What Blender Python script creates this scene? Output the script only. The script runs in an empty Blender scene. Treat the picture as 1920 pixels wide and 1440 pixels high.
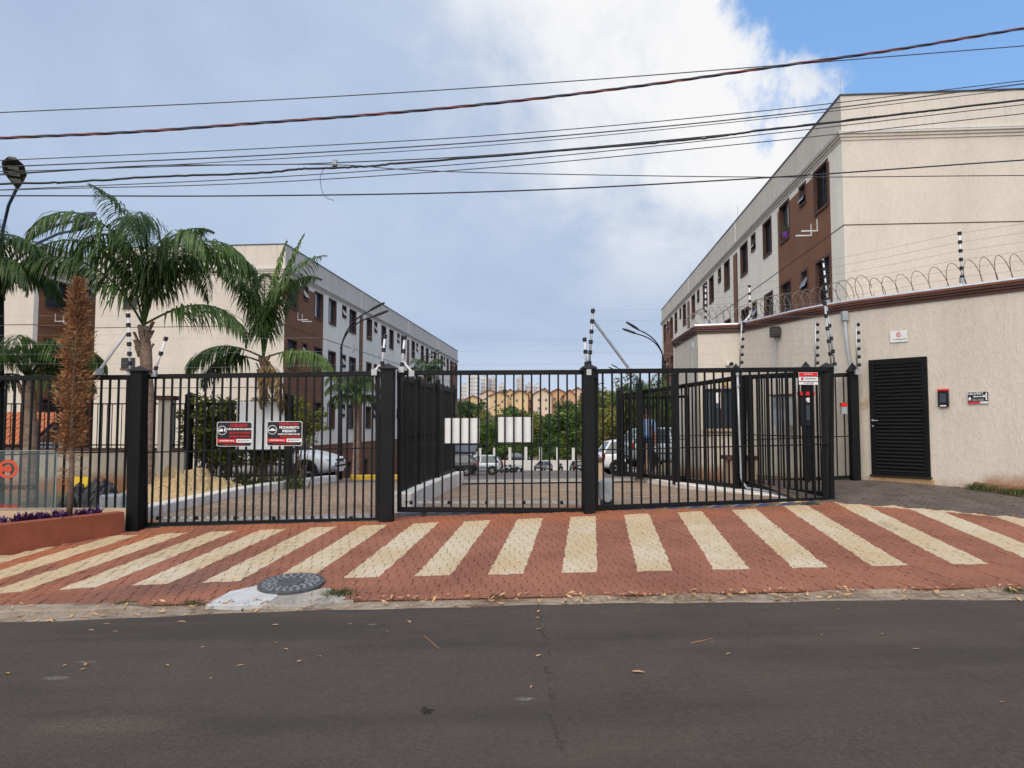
import bpy, math, random
from mathutils import Vector, Matrix, noise
random.seed(7)
S = bpy.context.scene
COL = S.collection
R = math.radians
# ------------------------------------------------------------------ camera
F = 1331.0; EYE = 1.6; PIT = math.atan(77 / F)
cam = bpy.data.cameras.new('camera'); cam.sensor_width = 36; cam.lens = F / 1920 * 36
cam.clip_start = 0.05; cam.clip_end = 4000
camo = bpy.data.objects.new('camera', cam); COL.objects.link(camo)
camo.location = (0, 0, EYE); camo.rotation_euler = (R(90) + PIT, 0, 0)
S.camera = camo
# ------------------------------------------------------------------ light
S.view_settings.view_transform = 'Standard'; S.view_settings.look = 'None'
S.view_settings.exposure = 0.90; S.view_settings.gamma = 1
SUN_EL, SUN_AZ = 46, 193          # azimuth clockwise from +Y: behind the camera, a little to its left
sun = bpy.data.lights.new('sun', 'SUN'); sun.energy = 2.0; sun.angle = R(70); sun.color = (1, .90, .76)
suno = bpy.data.objects.new('sun', sun); COL.objects.link(suno)
sd = Vector((math.sin(R(SUN_AZ)) * math.cos(R(SUN_EL)), math.cos(R(SUN_AZ)) * math.cos(R(SUN_EL)), math.sin(R(SUN_EL))))
suno.rotation_euler = sd.to_track_quat('Z', 'Y').to_euler(); suno.location = (0, -5, 30)

class NT:
    """small node-tree helper"""
    def __init__(s, tree): s.t = tree; s.n = tree.nodes; s.l = tree.links
    def new(s, typ, **kw):
        n = s.n.new(typ)
        for k, v in kw.items(): setattr(n, k, v)
        return n
    def put(s, sock, v):
        if isinstance(v, bpy.types.NodeSocket): s.l.new(v, sock)
        else: sock.default_value = v
    def math(s, op, a, b=0.0, c=0.0, clamp=False):
        n = s.new('ShaderNodeMath', operation=op, use_clamp=clamp)
        for i, v in enumerate((a, b, c)): s.put(n.inputs[i], v)
        return n.outputs[0]
    def mix(s, f, a, b):
        n = s.new('ShaderNodeMix', data_type='RGBA')
        s.put(n.inputs['Factor'], f); s.put(n.inputs['A'], a); s.put(n.inputs['B'], b)
        return n.outputs['Result']
    def noise(s, vec, scale, detail=4, rough=.55, dist=0):
        n = s.new('ShaderNodeTexNoise')
        s.put(n.inputs['Vector'], vec); n.inputs['Scale'].default_value = scale
        n.inputs['Detail'].default_value = detail; n.inputs['Roughness'].default_value = rough
        n.inputs['Distortion'].default_value = dist
        return n.outputs['Fac']
    def ramp(s, v, a, b):
        n = s.new('ShaderNodeMapRange', interpolation_type='SMOOTHSTEP')
        s.put(n.inputs['Value'], v); s.put(n.inputs['From Min'], a); s.put(n.inputs['From Max'], b)
        return n.outputs['Result']
    def xyz(s, vec):
        n = s.new('ShaderNodeSeparateXYZ'); s.put(n.inputs[0], vec); return n.outputs
    def scalev(s, vec, v):
        n = s.new('ShaderNodeVectorMath', operation='MULTIPLY'); s.put(n.inputs[0], vec); n.inputs[1].default_value = v
        return n.outputs[0]

def c4(c): return (c[0], c[1], c[2], 1)

# ------------------------------------------------------------------ sky
W = bpy.data.worlds.new('World'); S.world = W; W.use_nodes = True
t = NT(W.node_tree); t.n.clear()
out = t.new('ShaderNodeOutputWorld'); bg = t.new('ShaderNodeBackground'); t.l.new(bg.outputs[0], out.inputs[0])
sky = t.new('ShaderNodeTexSky', sky_type='NISHITA'); sky.sun_disc = False
sky.sun_elevation = R(SUN_EL); sky.sun_rotation = R(SUN_AZ); sky.dust_density = 1.2; sky.altitude = 600
gen = t.new('ShaderNodeTexCoord').outputs['Generated']
x, y, z = t.xyz(gen)
# flat cloud layer: project the direction on a plane overhead
zz = t.math('MAXIMUM', z, 0.03)
zz = t.math('ADD', zz, 0.12)
px_ = t.math('DIVIDE', x, zz); py_ = t.math('DIVIDE', y, zz)
cmb = t.new('ShaderNodeCombineXYZ'); t.put(cmb.inputs[0], px_); t.put(cmb.inputs[1], py_)
cp = cmb.outputs[0]
broad = t.noise(cp, 0.55, 5, .5, .3)
fine = t.noise(gen, 5.5, 10, .60, .25)
wisp = t.noise(gen, 2.6, 8, .6, .4)
az = t.math('ARCTAN2', x, y)                       # 0 = view axis
el = t.math('ARCSINE', z)
# overcast sheet on the left and ahead; it breaks up towards the right and overhead into blue
br = t.math('ADD', az, t.math('MULTIPLY', t.math('SUBTRACT', el, .40), .45))
br = t.math('ADD', br, t.math('MULTIPLY', t.math('SUBTRACT', fine, .5), .50))
br = t.math('ADD', br, t.math('MULTIPLY', t.math('SUBTRACT', wisp, .5), .24))
hole = t.math('MULTIPLY', t.ramp(br, .36, .43), t.ramp(el, .20, .34))
# thick sunlit cloud along the broken edge
edge = t.math('MULTIPLY', t.ramp(br, -.18, .22), t.ramp(el, .10, .34))
edge = t.math('MULTIPLY', edge, t.ramp(t.math('ADD', t.math('MULTIPLY', fine, .55), t.math('MULTIPLY', wisp, .6)), .33, .60))
g = t.math('ADD', t.math('MULTIPLY', broad, .55), t.math('MULTIPLY', wisp, .45))
sheet = t.mix(t.ramp(g, .36, .62), (.40, .515, .72, 1), (.53, .635, .81, 1))
low = t.ramp(el, .0, .16)
sheet = t.mix(low, (.60, .70, .86, 1), sheet)
cloud = t.mix(edge, sheet, (.95, .95, .96, 1))
skyc = t.new('ShaderNodeVectorMath', operation='SCALE'); t.l.new(sky.outputs[0], skyc.inputs[0]); skyc.inputs['Scale'].default_value = .19
col = t.mix(hole, cloud, t.mix(.55, skyc.outputs[0], (.23, .50, .97, 1)))
t.l.new(col, bg.inputs[0]); bg.inputs[1].default_value = 0.53

# ------------------------------------------------------------------ pixel -> place
cP, sP = math.cos(PIT), math.sin(PIT)
def ray(px, py):
    x = (px - 960) / F; y = -(py - 720) / F
    return Vector((x, cP - y * sP, sP + y * cP))
def P(px, py, Y):
    d = ray(px, py); k = Y / d.y
    return Vector((d.x * k, Y, EYE + d.z * k))
def clamp(v, a, b): return max(a, min(b, v))
def sm(v): v = clamp(v, 0, 1); return v * v * (3 - 2 * v)
ZIN = [(10.6, .30), (16, .22), (20, .12), (30, -.6), (50, -1.95), (80, -3.8), (112, -5.5), (140, -7), (180, -5), (230, 4), (300, 10), (600, 24), (1500, 40), (5000, 60)]
def interp(T, v):
    if v <= T[0][0]: return T[0][1]
    for (a, b), (c, d) in zip(T, T[1:]):
        if v <= c: return b + (d - b) * (v - a) / (c - a)
    return T[-1][1]
def walk(x, y):                       # forecourt ramp between street and gates
    return .02 * x + .05 + (y - 6.45) * (.058 + .002 * clamp(x, -6, 8))
def GT(x, y):                         # height of the ground anywhere
    if y < 6.3: return .02 * x
    if y < 6.52: return .02 * x + .05 * sm((y - 6.3) / .22)
    tl = .012 * clamp(x, -12, 12) * (1 - sm((y - 20) / 40))
    zin = interp(ZIN, y) + tl
    w = sm((y - 10.8) / 5)
    zl = walk(x, min(y, 10.8)) * (1 - w) + w * zin
    w2 = sm((y - 20) / 10)
    zr = walk(x, min(y, 12.6)) * (1 - w2) + w2 * zin
    k = sm((x - 4.3) / .8)
    return zl * (1 - k) + zr * k
def hit(px, py, off=0.0):
    Y = 4.0
    while Y < 150:
        p = P(px, py, Y)
        if p.z <= GT(p.x, Y) + off: return p
        Y += .01 if Y < 25 else .1
    return P(px, py, 150)

# ------------------------------------------------------------------ materials
MATS = {}
def base_mat(name):
    m = bpy.data.materials.new(name); m.use_nodes = True
    t = NT(m.node_tree); b = t.n['Principled BSDF']
    MATS[name] = m
    return m, t, b
def pos(t): return t.new('ShaderNodeNewGeometry').outputs['Position']
def objc(t): return t.new('ShaderNodeTexCoord').outputs['Object']
def bump(t, b, h, strength=.3, dist=.01):
    n = t.new('ShaderNodeBump'); n.inputs['Strength'].default_value = strength; n.inputs['Distance'].default_value = dist
    t.put(n.inputs['Height'], h); t.l.new(n.outputs[0], b.inputs['Normal'])
def mat(name, col, rough=.6, var=.25, scale=6, bmp=0, bscale=60, metal=0, stretch=(1, 1, 1), local=False, rnd=0.0, bd=.01, spec=.4):
    """base colour broken up by two noises, optional bump and per-object variation"""
    m, t, b = base_mat(name)
    v = t.scalev(objc(t) if local else pos(t), stretch)
    n1 = t.noise(v, scale, 5); n2 = t.noise(v, scale * 7.3, 3)
    f = t.math('ADD', t.math('MULTIPLY', n1, .65), t.math('MULTIPLY', n2, .35))
    f = t.ramp(f, .3, .7)
    lo = tuple(k * (1 - var) for k in col); hi = tuple(min(1, k * (1 + var)) for k in col)
    c = t.mix(f, c4(lo), c4(hi))
    if rnd:
        r = t.new('ShaderNodeObjectInfo').outputs['Random']
        k = t.math('ADD', t.math('MULTIPLY', r, 2 * rnd), 1 - rnd)
        h = t.new('ShaderNodeHueSaturation'); t.put(h.inputs['Value'], k); t.put(h.inputs['Color'], c); c = h.outputs[0]
    t.put(b.inputs['Base Color'], c)
    t.put(b.inputs['Roughness'], t.math('ADD', t.math('MULTIPLY', n2, .16), rough - .08))
    b.inputs['Metallic'].default_value = metal
    b.inputs['Specular IOR Level'].default_value = spec
    if bmp: bump(t, b, t.noise(v, bscale, 4), bmp, bd)
    return m
M = {}
M['black'] = mat('black_paint', (.0055, .0055, .006), .5, .3, 4, .06, 90, spec=.22)
M['cap'] = mat('cap_iron', (.02, .016, .015), .5, .4, 8)
M['galv'] = mat('galvanised', (.42, .43, .44), .45, .2, 14, metal=.5)
M['white_pole'] = mat('white_pole', (.70, .70, .70), .45, .1, 10)
M['insul'] = mat('insulator', (.012, .012, .014), .4, .2, 20)
M['conduit'] = mat('conduit_grey', (.33, .36, .38), .5, .15, 8)
M['wire'] = mat('cable_black', (.02, .02, .022), .5, .2, 8)
M['wire2'] = mat('cable_grey', (.05, .05, .058), .5, .2, 8)
M['cred'] = mat('cable_red', (.22, .04, .03), .5, .3, 8)
M['cblue'] = mat('cable_blue', (.045, .06, .11), .5, .3, 8)
M['steel'] = mat('razor_steel', (.16, .125, .10), .5, .5, 12, metal=.2)
M['white'] = mat('white_paint', (.74, .74, .73), .5, .06, 5)
M['offwhite'] = mat('dirty_white', (.62, .58, .52), .7, .16, 3, .1, 40)
M['dark'] = mat('dark_void', (.01, .01, .012), .5, .1, 3)
M['rubber'] = mat('rubber', (.016, .016, .017), .75, .2, 9)
M['sand'] = mat('sand', (.50, .36, .19), .95, .22, 3, .8, 9, bd=.06)
M['soil'] = mat('soil', (.17, .085, .05), .95, .35, 5, .6, 40, bd=.02)
M['yellow'] = mat('yellow_plastic', (.75, .50, .02), .45, .1, 5)
M['tarp'] = mat('black_tarp', (.022, .023, .026), .35, .3, 6, .3, 30)
M['tile'] = mat('clay_tile', (.42, .13, .05), .8, .3, 4, .2, 30)
M['redp'] = mat('sign_red', (.62, .015, .015), .4, .05, 5)
M['signblack'] = mat('sign_black', (.012, .012, .016), .35, .1, 5)
M['concrete'] = mat('concrete', (.30, .27, .23), .9, .28, 4, .35, 60)
M['cpatch'] = mat('cement_patch', (.46, .46, .45), .9, .14, 5, .3, 50)
M['kerbw'] = mat('kerb_white', (.72, .67, .60), .85, .2, 3, .2, 40)
M['kerby'] = mat('kerb_yellow', (.70, .42, .03), .7, .15, 4)
M['hoodred'] = mat('planter_red', (.27, .075, .038), .85, .16, 4, .35, 70)
M['tanbox'] = mat('tan_render', (.50, .36, .24), .85, .15, 4, .2, 60)
M['brown'] = mat('brown_render', (.205, .088, .044), .85, .10, 1.2, .15, 60)
M['trim'] = mat('brown_trim', (.085, .040, .028), .7, .15, 3)
M['coping'] = mat('coping_brown', (.105, .050, .038), .7, .25, 3, .15, 30)
M['copingred'] = mat('coping_red', (.20, .072, .045), .7, .25, 3, .15, 30)
M['flash'] = mat('metal_flashing', (.55, .58, .62), .35, .15, 10, metal=.5)
M['alu'] = mat('dark_aluminium', (.030, .026, .026), .4, .2, 6)
M['tyre'] = M['rubber']
M['rim'] = mat('alloy_rim', (.45, .46, .47), .35, .1, 9, metal=.7)
M['carwhite'] = mat('car_paint_white', (.72, .73, .74), .25, .04, 2)
M['carblack'] = mat('car_paint_black', (.014, .015, .018), .2, .05, 2)
M['carsilver'] = mat('car_paint_silver', (.42, .49, .52), .25, .04, 2, metal=.2)
M['cargrey'] = mat('car_paint_grey', (.22, .21, .20), .3, .05, 2, metal=.2)
M['taillight'] = mat('tail_lamp', (.45, .015, .02), .2, .05, 3)
M['headlight'] = mat('head_lamp', (.62, .66, .70), .12, .1, 8)
M['skin'] = mat('skin', (.28, .14, .085), .6, .1, 8)
M['shirt'] = mat('blue_shirt', (.20, .32, .62), .8, .15, 10)
M['jeans'] = mat('navy_trousers', (.03, .045, .11), .85, .2, 10)
M['hair'] = mat('dark_hair', (.012, .010, .009), .6, .2, 20)
M['orangeB'] = mat('hazed_orange_render', (.55, .33, .19), .9, .08, .1)  # far house renders: distance haze is put into the duller colours
M['yellowB'] = mat('hazed_yellow_render', (.58, .42, .235), .9, .08, .1)
M['paleB'] = mat('hazed_pale_orange_render', (.62, .48, .36), .9, .08, .1)
M['roofB'] = mat('far_roof', (.28, .12, .075), .9, .15, .3)
M['towerB'] = mat('tower_render', (.56, .55, .54), .9, .08, .05)
M['towerG'] = mat('tower_grey', (.42, .39, .38), .9, .08, .05)
M['farwin'] = mat('far_window', (.11, .12, .14), .4, .1, 1)
M['purple'] = mat('purple_leaf', (.075, .022, .10), .5, .35, 9)
M['dry'] = mat('dry_needles', (.30, .145, .062), .9, .45, 7, rnd=.1)
M['bark'] = mat('bark', (.17, .115, .08), .95, .4, 8, .6, 30, bd=.02)
M['palmbark'] = mat('palm_bark', (.25, .17, .125), .95, .4, 6, .6, 24, stretch=(1, 1, 3), bd=.03)
M['deadleaf'] = mat('fallen_leaf', (.46, .27, .13), .8, .25, 9, rnd=.4)
M['litter'] = mat('gutter_litter', (.33, .17, .075), .95, .5, 20)
M['ironcover'] = mat('cast_iron', (.10, .10, .105), .55, .4, 18, .2, 60, metal=.4)
M['curtain'] = mat('curtain', (.55, .58, .60), .8, .12, 3, stretch=(8, 8, .5))
M['beige'] = mat('beige_plaster', (.55, .47, .385), .9, .06, 1.5, .3, 40)
def leafmat(name, col, trans=.25, var=.45, scale=2.2, rough=.5):
    m, t, b = base_mat(name)
    v = pos(t)
    f = t.ramp(t.math('ADD', t.math('MULTIPLY', t.noise(v, scale, 3), .5), t.math('MULTIPLY', t.noise(v, scale * 6, 2), .5)), .34, .66)
    c = t.mix(f, c4([k * (1 - var) for k in col]), c4([col[0] * (1 + var * 1.3), col[1] * (1 + var), col[2] * (1 + .5 * var)]))
    t.put(b.inputs['Base Color'], c); b.inputs['Roughness'].default_value = rough
    b.inputs['Specular IOR Level'].default_value = .35
    tr = t.new('ShaderNodeBsdfTranslucent'); t.put(tr.inputs[0], c)
    mx = t.new('ShaderNodeMixShader'); mx.inputs[0].default_value = trans
    o = t.n['Material Output']
    t.l.new(b.outputs[0], mx.inputs[1]); t.l.new(tr.outputs[0], mx.inputs[2]); t.l.new(mx.outputs[0], o.inputs[0])
    return m
M['palm'] = leafmat('palm_leaf', (.060, .115, .030), .32, .5, 1.6, .45)
M['palmlight'] = leafmat('palm_leaf_young', (.105, .175, .035), .25, .35, 1.6, .45)
M['palmdry'] = leafmat('palm_leaf_dry', (.20, .13, .05), .2, .4, 1.6, .7)
M['tree1'] = leafmat('tree_leaf', (.088, .150, .034), .25, .5, .25)
M['tree2'] = leafmat('tree_leaf_olive', (.165, .180, .045), .25, .45, .25)
M['tree3'] = leafmat('tree_leaf_dark', (.058, .110, .034), .25, .5, .25)
M['bamboo'] = leafmat('hedge_leaf', (.20, .23, .05), .3, .5, 3)
M['grass'] = leafmat('grass_blade', (.060, .090, .024), .25, .5, 4)
# glass
def glassmat(name, col, rough=.06, alpha=1.0, spec=.6):
    m, t, b = base_mat(name)
    b.inputs['Base Color'].default_value = c4(col); b.inputs['Roughness'].default_value = rough
    b.inputs['Specular IOR Level'].default_value = spec
    if alpha < 1:
        tr = t.new('ShaderNodeBsdfTransparent'); mx = t.new('ShaderNodeMixShader'); mx.inputs[0].default_value = alpha
        t.l.new(tr.outputs[0], mx.inputs[1]); t.l.new(b.outputs[0], mx.inputs[2]); t.l.new(mx.outputs[0], t.n['Material Output'].inputs[0])
    return m
M['glass'] = glassmat('window_glass', (.035, .045, .055), .05)
M['carglass'] = glassmat('car_glass', (.03, .045, .055), .04)
M['panel'] = glassmat('sign_glass', (.16, .20, .20), .05, .20)
# render: stucco with trowelled vertical grain, optional soil splash above a base height
def stucco(name, col, splash=None, grain=.35, streak=0):
    m, t, b = base_mat(name)
    p = pos(t)
    v = t.scalev(p, (1, 1, .35))
    n1 = t.noise(v, 1.1, 4); n2 = t.noise(v, 38, 3, .6); n3 = t.noise(p, .35, 3)
    n4 = t.noise(v, 13, 4, .65)
    f = t.ramp(t.math('ADD', t.math('MULTIPLY', n1, .38), t.math('ADD', t.math('MULTIPLY', n2, .34), t.math('ADD', t.math('MULTIPLY', n3, .24), t.math('MULTIPLY', n4, .30)))), .42, .84)
    c = t.mix(f, c4([k * .86 for k in col]), c4([k * 1.09 for k in col]))
    if streak:
        sv = t.scalev(p, (7, 7, .12)); s_ = t.ramp(t.noise(sv, 1, 4), .52, .75)
        c = t.mix(t.math('MULTIPLY', s_, streak), c, c4([k * .62 for k in col]))
    if splash:
        zz = t.xyz(p)[2]; x_ = t.xyz(p)[0]
        h = t.math('ADD', zz, t.math('MULTIPLY', t.noise(p, 2.2, 5), -.55))
        h = t.math('ADD', h, t.math('MULTIPLY', t.noise(p, 9, 4), -.15))
        lim = t.math('MULTIPLY', t.ramp(x_, splash[1], splash[1] + 1.8), splash[2])
        f2 = t.ramp(t.math('SUBTRACT', h, lim), splash[0] + .10, splash[0] - .26)
        c = t.mix(t.math('MULTIPLY', f2, .9), c, (.30, .135, .06, 1))
        dx = t.math('MULTIPLY', t.math('SUBTRACT', x_, 6.40), 8.0); dz = t.math('MULTIPLY', t.math('SUBTRACT', zz, 1.98), 4.6)
        rr = t.math('ADD', t.math('ADD', t.math('MULTIPLY', dx, dx), t.math('MULTIPLY', dz, dz)), t.math('MULTIPLY', t.noise(p, 14, 4), 1.6))
        c = t.mix(t.math('MULTIPLY', t.ramp(rr, 1.25, .75), .6), c, (.40, .26, .13, 1))
    t.put(b.inputs['Base Color'], c); b.inputs['Roughness'].default_value = .9; b.inputs['Specular IOR Level'].default_value = .2
    bump(t, b, t.math('ADD', n2, t.math('MULTIPLY', n4, .9)), min(1, grain * 1.3), .012)
    return m
M['cream'] = stucco('cream_render', (.60, .535, .455), None, .35)
M['cream2'] = stucco('brightened_white_render', (.85, .785, .68), None, .2, .25)  # white side render, colour brightened to stand in for light the sides lack
M['parapet'] = stucco('grey_beige_render', (.61, .55, .47), None, .2, .35)
M['gwall'] = stucco('guard_wall_render', (.63, .565, .48), (.26, 6.9, .44), .5, .15)
M['lowwall'] = stucco('low_wall_render', (.47, .41, .33), (.12, -60, .0), .3, .5)
M['farwall'] = mat('far_white_wall', (.58, .555, .51), .9, .1, .6)

# ------------------------------------------------------------------ mesh builder
class MB:
    def __init__(s): s.v = []; s.f = []; s.smooth = False
    def add(s, vs, fs):
        o = len(s.v); s.v += [tuple(p) for p in vs]; s.f += [tuple(o + i for i in q) for q in fs]; return s
    def box(s, x0, x1, y0, y1, z0, z1, mtx=None):
        vs = [Vector(p) for p in ((x0, y0, z0), (x1, y0, z0), (x1, y1, z0), (x0, y1, z0), (x0, y0, z1), (x1, y0, z1), (x1, y1, z1), (x0, y1, z1))]
        if mtx: vs = [mtx @ p for p in vs]
        return s.add(vs, [(3, 2, 1, 0), (4, 5, 6, 7), (0, 1, 5, 4), (1, 2, 6, 5), (2, 3, 7, 6), (3, 0, 4, 7)])
    def bar(s, p0, p1, w, h, up=(0, 0, 1)):
        """rectangular bar from p0 to p1 (centre line), w across, h along up"""
        p0 = Vector(p0); p1 = Vector(p1); d = (p1 - p0).normalized(); up = Vector(up)
        a = d.cross(up)
        if a.length < 1e-4: a = d.cross(Vector((1, 0, 0)))
        a.normalize(); b = a.cross(d).normalized()
        vs = []
        for p in (p0, p1):
            for i, j in ((-1, -1), (1, -1), (1, 1), (-1, 1)): vs.append(p + a * (i * w / 2) + b * (j * h / 2))
        return s.add(vs, [(3, 2, 1, 0), (4, 5, 6, 7), (0, 1, 5, 4), (1, 2, 6, 5), (2, 3, 7, 6), (3, 0, 4, 7)])
    def tube(s, pts, r, n=8, cap=True):
        pts = [Vector(p) for p in pts]; m = len(pts); rs = r if isinstance(r, (list, tuple)) else [r] * m
        vs = []; prev = None
        for i, p in enumerate(pts):
            d = (pts[min(i + 1, m - 1)] - pts[max(i - 1, 0)])
            d = d.normalized() if d.length > 1e-9 else Vector((0, 0, 1))
            if prev is None:
                a = d.cross(Vector((0, 0, 1)))
                if a.length < .05: a = d.cross(Vector((1, 0, 0)))
            else: a = prev - d * prev.dot(d)
            a.normalize(); prev = a; b = d.cross(a)
            for k in range(n):
                q = 2 * math.pi * k / n; vs.append(p + (a * math.cos(q) + b * math.sin(q)) * rs[i])
        fs = [(i * n + k, i * n + (k + 1) % n, (i + 1) * n + (k + 1) % n, (i + 1) * n + k) for i in range(m - 1) for k in range(n)]
        if cap: fs += [tuple(range(n - 1, -1, -1)), tuple((m - 1) * n + k for k in range(n))]
        return s.add(vs, fs)
    def prism(s, poly, z0, z1, mtx=None):
        n = len(poly)
        f0 = z0 if callable(z0) else (lambda x, y: z0); f1 = z1 if callable(z1) else (lambda x, y: z1)
        vs = [Vector((x, y, f0(x, y))) for x, y in poly] + [Vector((x, y, f1(x, y))) for x, y in poly]
        if mtx: vs = [mtx @ p for p in vs]
        return s.add(vs, [tuple(range(n - 1, -1, -1)), tuple(range(n, 2 * n))] + [(i, (i + 1) % n, n + (i + 1) % n, n + i) for i in range(n)])
    def lathe(s, prof, n=16, c=(0, 0, 0), axis='z'):
        vs = []; c = Vector(c)
        for r, h in prof:
            for k in range(n):
                q = 2 * math.pi * k / n; a, b = r * math.cos(q), r * math.sin(q)
                vs.append(c + Vector({'z': (a, b, h), 'y': (a, h, b), 'x': (h, a, b)}[axis]))
        m = len(prof)
        fs = [(i * n + k, i * n + (k + 1) % n, (i + 1) * n + (k + 1) % n, (i + 1) * n + k) for i in range(m - 1) for k in range(n)]
        fs += [tuple(range(n - 1, -1, -1)), tuple((m - 1) * n + k for k in range(n))]
        return s.add(vs, fs)
    def grid(s, xs, ys, fz):
        nx = len(xs)
        vs = [(x, y, fz(x, y)) for y in ys for x in xs]
        return s.add(vs, [(j * nx + i, j * nx + i + 1, (j + 1) * nx + i + 1, (j + 1) * nx + i) for j in range(len(ys) - 1) for i in range(nx - 1)])
    def mesh(s, name, m, smooth=False):
        me = bpy.data.meshes.new(name); me.from_pydata(s.v, [], s.f); me.update()
        if m is not None: me.materials.append(m)
        if smooth or s.smooth: me.polygons.foreach_set('use_smooth', [True] * len(me.polygons))
        return me
    def build(s, name, m, parent=None, smooth=False, loc=None, bevel=0):
        return link(name, s.mesh(name, m, smooth), parent, loc, bevel)
def link(name, me, parent=None, loc=None, bevel=0):
    o = bpy.data.objects.new(name, me); COL.objects.link(o)
    if parent is not None: o.parent = parent
    if loc is not None: o.location = loc
    if bevel:
        b = o.modifiers.new('bevel', 'BEVEL'); b.width = bevel; b.segments = 1; b.limit_method = 'ANGLE'
    return o
def tag(o, label, cat, group=None):
    o['label'] = label; o['category'] = cat
    if group: o['group'] = group
    return o
def thing(name, label, cat, loc=(0, 0, 0), rz=0, group=None):
    o = bpy.data.objects.new(name, None); COL.objects.link(o); o.location = loc; o.rotation_euler = (0, 0, rz)
    o.empty_display_size = .1
    return tag(o, label, cat, group)
def struct(o): o['kind'] = 'structure'; return o
def stuff(o): o['kind'] = 'stuff'; return o
def lerp(a, b, k): return a + (b - a) * k
def frange(a, b, n): return [a + (b - a) * i / n for i in range(n + 1)]
def text(s, size, m, parent, mtx, name='lettering', align='CENTER', ext=.0008, squeeze=1.0, bold=0.0):
    cu = bpy.data.curves.new('txt', 'FONT'); cu.body = s; cu.size = size; cu.align_x = align; cu.align_y = 'CENTER'
    cu.extrude = ext; cu.resolution_u = 2; cu.offset = bold
    to = bpy.data.objects.new('txt', cu); COL.objects.link(to)
    dg = bpy.context.evaluated_depsgraph_get()
    me = bpy.data.meshes.new_from_object(to.evaluated_get(dg))
    bpy.data.objects.remove(to); bpy.data.curves.remove(cu)
    me.transform(mtx @ Matrix.Diagonal((squeeze, 1, 1, 1)))
    me.materials.clear(); me.materials.append(m)
    return link(name, me, parent)
UPR = Matrix.Rotation(R(90), 4, 'X')           # text plane -> standing, facing -y
# ================================================================== SETTING: ground, road, forecourt
def asphalt():
    m, t, b = base_mat('asphalt')
    p = pos(t)
    n1 = t.noise(p, .45, 4); n2 = t.noise(p, 26, 4, .7); n3 = t.noise(p, 2.4, 5, .6); gr = t.noise(p, 75, 3, .75)
    f = t.ramp(t.math('ADD', t.math('MULTIPLY', n1, .5), t.math('MULTIPLY', n3, .5)), .3, .7)
    c = t.mix(f, (.058, .0430, .0335, 1), (.086, .0630, .0485, 1))
    c = t.mix(t.ramp(gr, .54, .74), c, (.15, .128, .112, 1))
    c = t.mix(t.math('MULTIPLY', t.ramp(n2, .60, .78), .35), c, (.012, .012, .012, 1))
    # brownish dust on the older patch left of the seam
    x, y, z = t.xyz(p)
    seam = t.math('ADD', t.math('MULTIPLY', t.noise(p, 3.5, 5), .22), x)
    old = t.ramp(seam, .38, .33)
    c = t.mix(t.math('MULTIPLY', old, .30), c, (.062, .052, .044, 1))
    near = t.math('ABSOLUTE', t.math('SUBTRACT', seam, .36))
    crack = t.math('MULTIPLY', t.ramp(near, .030, .0), t.ramp(t.noise(p, 5, 3), .35, .6))
    c = t.mix(t.math('MULTIPLY', crack, .22), c, (.018, .015, .013, 1))
    # chalky scuffs
    sc = t.math('MULTIPLY', t.ramp(t.noise(t.scalev(p, (.8, 1.6, 1)), 1.5, 3), .70, .80), t.ramp(gr, .40, .6))
    c = t.mix(t.math('MULTIPLY', sc, .5), c, (.30, .29, .27, 1))
    n5 = t.noise(p, 30, 5, .8); c = t.mix(t.math('MULTIPLY', t.ramp(n5, .48, .56), .55), c, (.10, .074, .058, 1))
    band = t.noise(t.scalev(p, (.25, 1.3, 1)), .9, 4, .6); c = t.mix(t.math('MULTIPLY', t.ramp(band, .42, .66), .45), c, (.030, .026, .024, 1))
    for sx, sy, rx_, ry_ in ((105, 1272, .11, .045), (985, 1311, .07, .035), (697, 1172, .07, .02), (160, 1241, .10, .02), (200, 1408, .55, .16)):
        q = hit(sx, sy); ddx = t.math('DIVIDE', t.math('SUBTRACT', x, q.x), rx_); ddy = t.math('DIVIDE', t.math('SUBTRACT', y, q.y), ry_)
        d2 = t.math('ADD', t.math('MULTIPLY', ddx, ddx), t.math('MULTIPLY', ddy, ddy)); d2 = t.math('ADD', d2, t.math('MULTIPLY', t.noise(p, 34, 4, .7), 1.5))
        k_ = .55 if rx_ < .5 else .22
        c = t.mix(t.math('MULTIPLY', t.math('MULTIPLY', t.ramp(d2, 1.7, .6), t.ramp(gr, .38, .6)), k_), c, (.40, .38, .35, 1) if rx_ < .5 else (.30, .21, .13, 1))
    t.put(b.inputs['Base Color'], c)
    t.put(b.inputs['Roughness'], t.math('ADD', t.math('MULTIPLY', gr, .2), .72)); b.inputs['Specular IOR Level'].default_value = .3
    h = t.math('ADD', gr, t.math('MULTIPLY', n2, .8)); h = t.math('SUBTRACT', h, t.math('MULTIPLY', crack, 1.5))
    bump(t, b, h, .8, .016)
    return m
M['asphalt'] = asphalt()
def edgeY(x): return 6.39 - (.008 if x > 0 else .0125) * min(x * x, 36) + .018 * math.sin(x * 2.3) + .012 * math.sin(x * 7.1 + 1)
mb = MB(); xs = [-90, -60, -40, -25] + frange(-14, 14, 140) + [25, 40, 60, 90]
vs = []; ys = [-60, -30, -12, -4, 0, 3, 5, 6, 1]
for x in xs:
    vs += [(x, yy, .02 * x) for yy in (-60, -30, -12, -4, 0, 3, 5)] + [(x, edgeY(x) + .012 * math.sin(x * 31) + .01 * math.sin(x * 57), .02 * x + .006)]
mb.add(vs, [(i * 8 + j, (i + 1) * 8 + j, (i + 1) * 8 + j + 1, i * 8 + j + 1) for i in range(len(xs) - 1) for j in range(7)])
struct(mb.build('road', M['asphalt']))
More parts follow.
